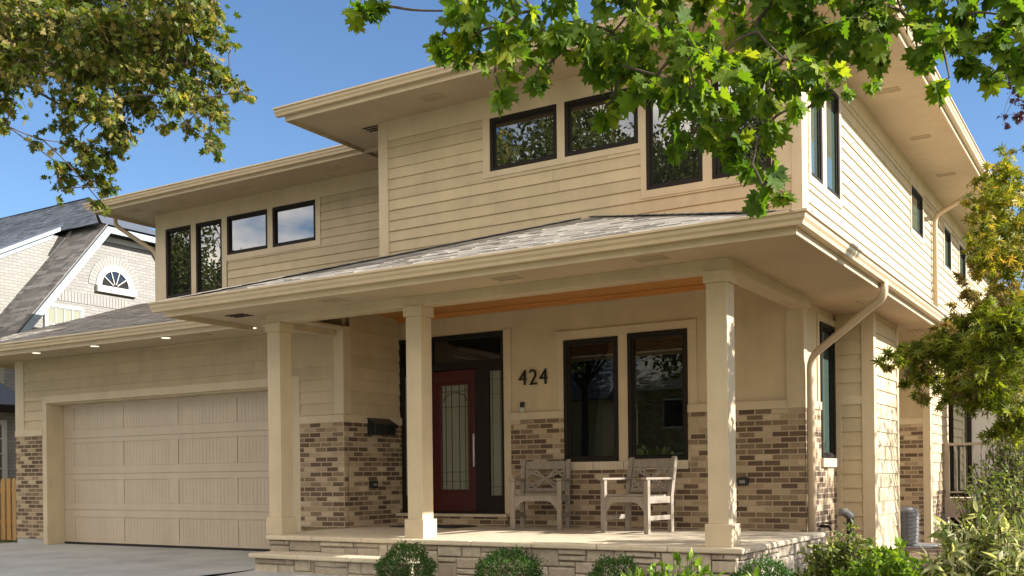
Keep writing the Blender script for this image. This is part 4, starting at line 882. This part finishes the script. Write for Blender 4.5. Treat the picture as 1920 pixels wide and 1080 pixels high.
boxwood(-2.72, 8.45, .05, .31, 'boxwood ball below the corner of the porch floor')
boxwood(-2.30, 9.0, .14, .24, 'smallest boxwood ball, behind the porch corner')
def shrub(name, anchors, base, n, size, mat, tmpl, label, droop=.2, upright=.5, stem_r=.008, extra=None):
    T = thing(name, base, label, 'shrub')
    mb = MB(); pos = []; tip = []
    tot = sum(r ** 2 for _, r in anchors)
    for c, r in anchors:
        for _ in range(max(2, int(26 * r / .25))):
            q = c + rvec(1)[0] * r * np.array([1, 1, .9]) * rng.random() ** .4; b = np.array(base) + np.array([rng.normal() * .12, rng.normal() * .12, 0]); b = b * .6 + np.array([c[0], c[1], base[2]]) * .4
            Q = limb(mb, [b, b * .45 + q * .55 + np.array([0, 0, .05]), q], stem_r, stem_r * .3, 5)
            k = max(3, int(n * (r ** 2 / tot) / max(2, int(26 * r / .25)))); dq = (q - b) / np.linalg.norm(q - b)
            for j in range(k):
                f = 1 - .62 * rng.random() ** 1.3; i = min(int(f * (len(Q) - 1)), len(Q) - 2); p = Q[i] + rng.normal(size=3) * r * .07
                pos.append(p); tip.append(rvec(1)[0] + dq * upright + np.array([0, 0, -droop]))
    mb.build('stems', 'bark', T); pos = np.array(pos); tip = np.array(tip); nn = len(pos); nr = np.array([0, 0, 1.]) + rng.normal(size=(nn, 3)) * .45
    leaves('foliage', mat, T, pos, rng.uniform(.6, 1.2, nn) * size, tip, nr, tmpl); return T
def base_at(x, y, d): p = at(x, y, d); return (p[0], p[1], gz(p[0], p[1]) + .02)
shrub('leafy_shrub', px([(1195, 1070, 32), (1235, 1078, 38), (1275, 1080, 38), (1290, 1050, 28), (1325, 1072, 34), (1255, 1060, 24)], 5.4, .15), base_at(1250, 1100, 5.4), 620, .066, 'bright_leaf', OVAL, 'bright yellow green sprigs at the front edge below the porch', .0, .7, .005)
shrub('leafy_shrub', px([(1405, 1068, 20), (1390, 1085, 24)], 5.4, .1), base_at(1400, 1100, 5.4), 90, .066, 'bright_leaf', OVAL, 'few bright green sprigs in front of the porch corner', .0, .7, .005)
shrub('leafy_shrub', px([(1545, 1030, 45), (1590, 1015, 45), (1575, 1060, 55), (1620, 1050, 50), (1530, 1075, 45)], 7.3, .35), base_at(1570, 1090, 7.3), 3200, .062, 'shrub_leaf', OVAL, 'sunlit leafy green shrub in front of the corner downspout', .1, .5)
shrub('leafy_shrub', px([(1665, 1040, 45), (1700, 1062, 45), (1650, 1075, 55), (1720, 1085, 40), (1610, 1085, 40)], 6.6, .3), base_at(1670, 1095, 6.6), 2400, .066, 'bright_leaf', OVAL, 'bright green shrub in front of the air conditioner', .1, .5)
shrub('variegated_shrub', px([(1795, 1000, 45), (1780, 1050, 45), (1830, 1040, 60), (1800, 1085, 55), (1850, 990, 45)], 6.8, .3), base_at(1815, 1095, 6.8), 2300, .105, 'variegated_leaf', BLADE, 'pale edged variegated plant in front of the deck lattice', .35, .5)
shrub('variegated_shrub', px([(1890, 1000, 55), (1900, 1060, 60), (1870, 1085, 50), (1930, 1030, 60)], 6.3, .3), base_at(1895, 1100, 6.3), 1900, .105, 'variegated_leaf', BLADE, 'pale edged variegated plant in the lower right corner', .35, .5)
shrub('leggy_shrub', px([(1850, 880, 45), (1890, 860, 50), (1830, 920, 45), (1880, 920, 55), (1915, 900, 50), (1900, 830, 36), (1860, 950, 40), (1940, 850, 60)], 8.6, .4), base_at(1890, 1000, 8.6), 4200, .055, 'shrub_leaf', OVAL, 'tall leggy green shrub with bare stems in front of the deck', .1, .4)

# -- trees across the street and in the side yard (they shade the porch side and fill the window reflections)
def far_tree(x, y, h, r, label, n=15000, size=.32, mat='far_leaf', low=.3):
    anc = []
    for _ in range(30):
        d = rvec(1)[0]; f = rng.random() ** .45; c = np.array([x, y, h * (.5 + low / 2)]) + d * f * np.array([r, r, h * (.5 - low / 2)]) * .85; anc.append((c, r * rng.uniform(.28, .42)))
    T = thing('street_tree', (x, y, gz(x, y)), label, 'tree', 'tall trees across the street')
    mb = MB(); z0 = gz(x, y); limb(mb, [(x, y, z0), (x + .1, y, h * .3), (x, y + .1, h * .75)], .24, .10, 8); mb.build('trunk', 'bark', T, 0, True)
    mb = MB(); pos = []
    for c, rr_ in anc:
        limb(mb, [(x, y, h * .3), (x * .5 + c[0] * .5, y * .5 + c[1] * .5, c[2] * .6 + h * .12), tuple(c)], .07, .02, 5); k = n // 30; pos.append(c + rvec(k) * rr_ * rng.random((k, 1)) ** .4)
    mb.build('branches', 'bark', T); pos = np.vstack(pos); k = len(pos)
    leaves('crown', mat, T, pos, rng.uniform(.6, 1.2, k) * size, rvec(k) + np.array([0, 0, -.3]), np.array([0, 0, .8]) + rvec(k), OVAL)
for i, (x, y, h, r) in enumerate([(-14, -13, 16, 4.4), (-20, -12.5, 18, 4.8), (-26.5, -14, 16, 4.4), (-11, -19, 15, 4.4), (-33, -15, 9.0, 4.0), (-6, -15, 14, 4.4), (-17, -20, 17, 5), (-23, -20, 17, 5), (-46.5, -13, 19, 4.6), (-55, -15, 19, 5), (-30, -19, 11, 4)]):
    far_tree(x, y, h, r, 'tall leafy tree across the street, mirrored in the windows')

far_tree(5.0, 14.4, 5.6, 2.2, 'slender tree in the side yard right of the house', 2300, .13, 'fine_maple_leaf', .75)
far_tree(5.6, 18.2, 6.3, 2.6, 'slender tree in the side yard right of the house', 1500, .13, 'fine_maple_leaf', .75)
# -- house across the street (seen only in the glass)
OH = thing('house', (-16, -27, gz(0, -9)), 'red brick house across the street, mirrored in the porch windows', 'house')
mb = MB(); mb.box(-22, -30, -1, -8, -24, 5.2); mb.build('wall', 'brown_brick', OH)
mb = MB(); mb.prism([(-22.5, -31, 5.2), (-22.5, -23.4, 5.2), (-22.5, -27, 8.2)], (15, 0, 0)); mb.build('roof', 'slate_warm', OH)
for x in (-20, -17, -13, -10):
    for z in (.6, 3.3):
        mb = MB(); mb.box(x - .6, -24.05, z, x + .6, -23.9, z + 1.5); f = mb.build('window', 'white_paint', OH); mb = MB(); mb.box(x - .5, -23.899, z + .1, x + .5, -23.88, z + 1.4); mb.build('pane', 'dark_interior', f)

OH2 = thing('house', (-31, -27, gz(0, -9)), 'pale gabled house across the street, mirrored in the left porch window', 'house')
mb = MB(); mb.box(-38, -31, -1, -24.5, -25, 5.0); mb.build('wall', 'tan_siding', OH2)
mb = MB(); mb.prism([(-38.6, -31.6, 5.0), (-38.6, -24.4, 5.0), (-38.6, -28, 8.6)], (14.6, 0, 0)); mb.build('roof', 'slate_dark', OH2)
for x in (-36, -32, -28):
    for z in (.6, 3.2):
        mb = MB(); mb.box(x - .6, -25.05, z, x + .6, -24.9, z + 1.5); f = mb.build('window', 'white_paint', OH2); mb = MB(); mb.box(x - .5, -24.899, z + .1, x + .5, -24.88, z + 1.4); mb.build('pane', 'dark_interior', f)
for x in (-29.5, -25, -20.5, -16):
    T = thing('hedge_shrub', (x, -11, gz(0, -9)), 'rounded hedge shrub across the street, mirrored in the porch windows', 'shrub', 'hedge shrubs across the street')
    n = 1500; d = rvec(n); p = np.array([x, -11, gz(0, -9) + 1.3]) + d * rng.uniform(.75, 1.0, (n, 1)) * np.array([2.3, 1.2, 1.5]); leaves('foliage', 'far_leaf', T, p, rng.uniform(.6, 1.2, n) * .3, d + rvec(n), d + rvec(n) * .8, OVAL)
    mb = MB(); limb(mb, [(x, -11, gz(0, -9)), (x + .1, -11, .3), (x, -11, 1.2)], .1, .05); mb.build('stem', 'bark', T)

V_ = thing('vase', (-5.95, 12.45, 1.24), 'slim white vase standing inside the left porch window', 'vase')
mb = MB(); mb.tube([(-5.95, 12.45, .76), (-5.95, 12.45, 1.28), (-5.95, 12.45, 1.36), (-5.95, 12.45, 1.48), (-5.95, 12.45, 1.66)], [.05, .07, .075, .045, .025], 14); o = mb.build('body', 'white_paint', V_, 0, True)
LP_ = thing('table_lamp', (-5.1, 12.6, 1.2), 'dark table lamp with pale shade inside the right porch window', 'lamp')
mb = MB(); mb.tube([(-5.1, 12.6, .76), (-5.1, 12.6, 1.2), (-5.1, 12.6, 1.42)], [.08, .05, .02], 12); mb.build('lamp_base', 'bronze', LP_, 0, True)
mb = MB(); mb.tube([(-5.1, 12.6, 1.40), (-5.1, 12.6, 1.62)], [.15, .09], 18); mb.build('lamp_shade', 'blind_slat', LP_)
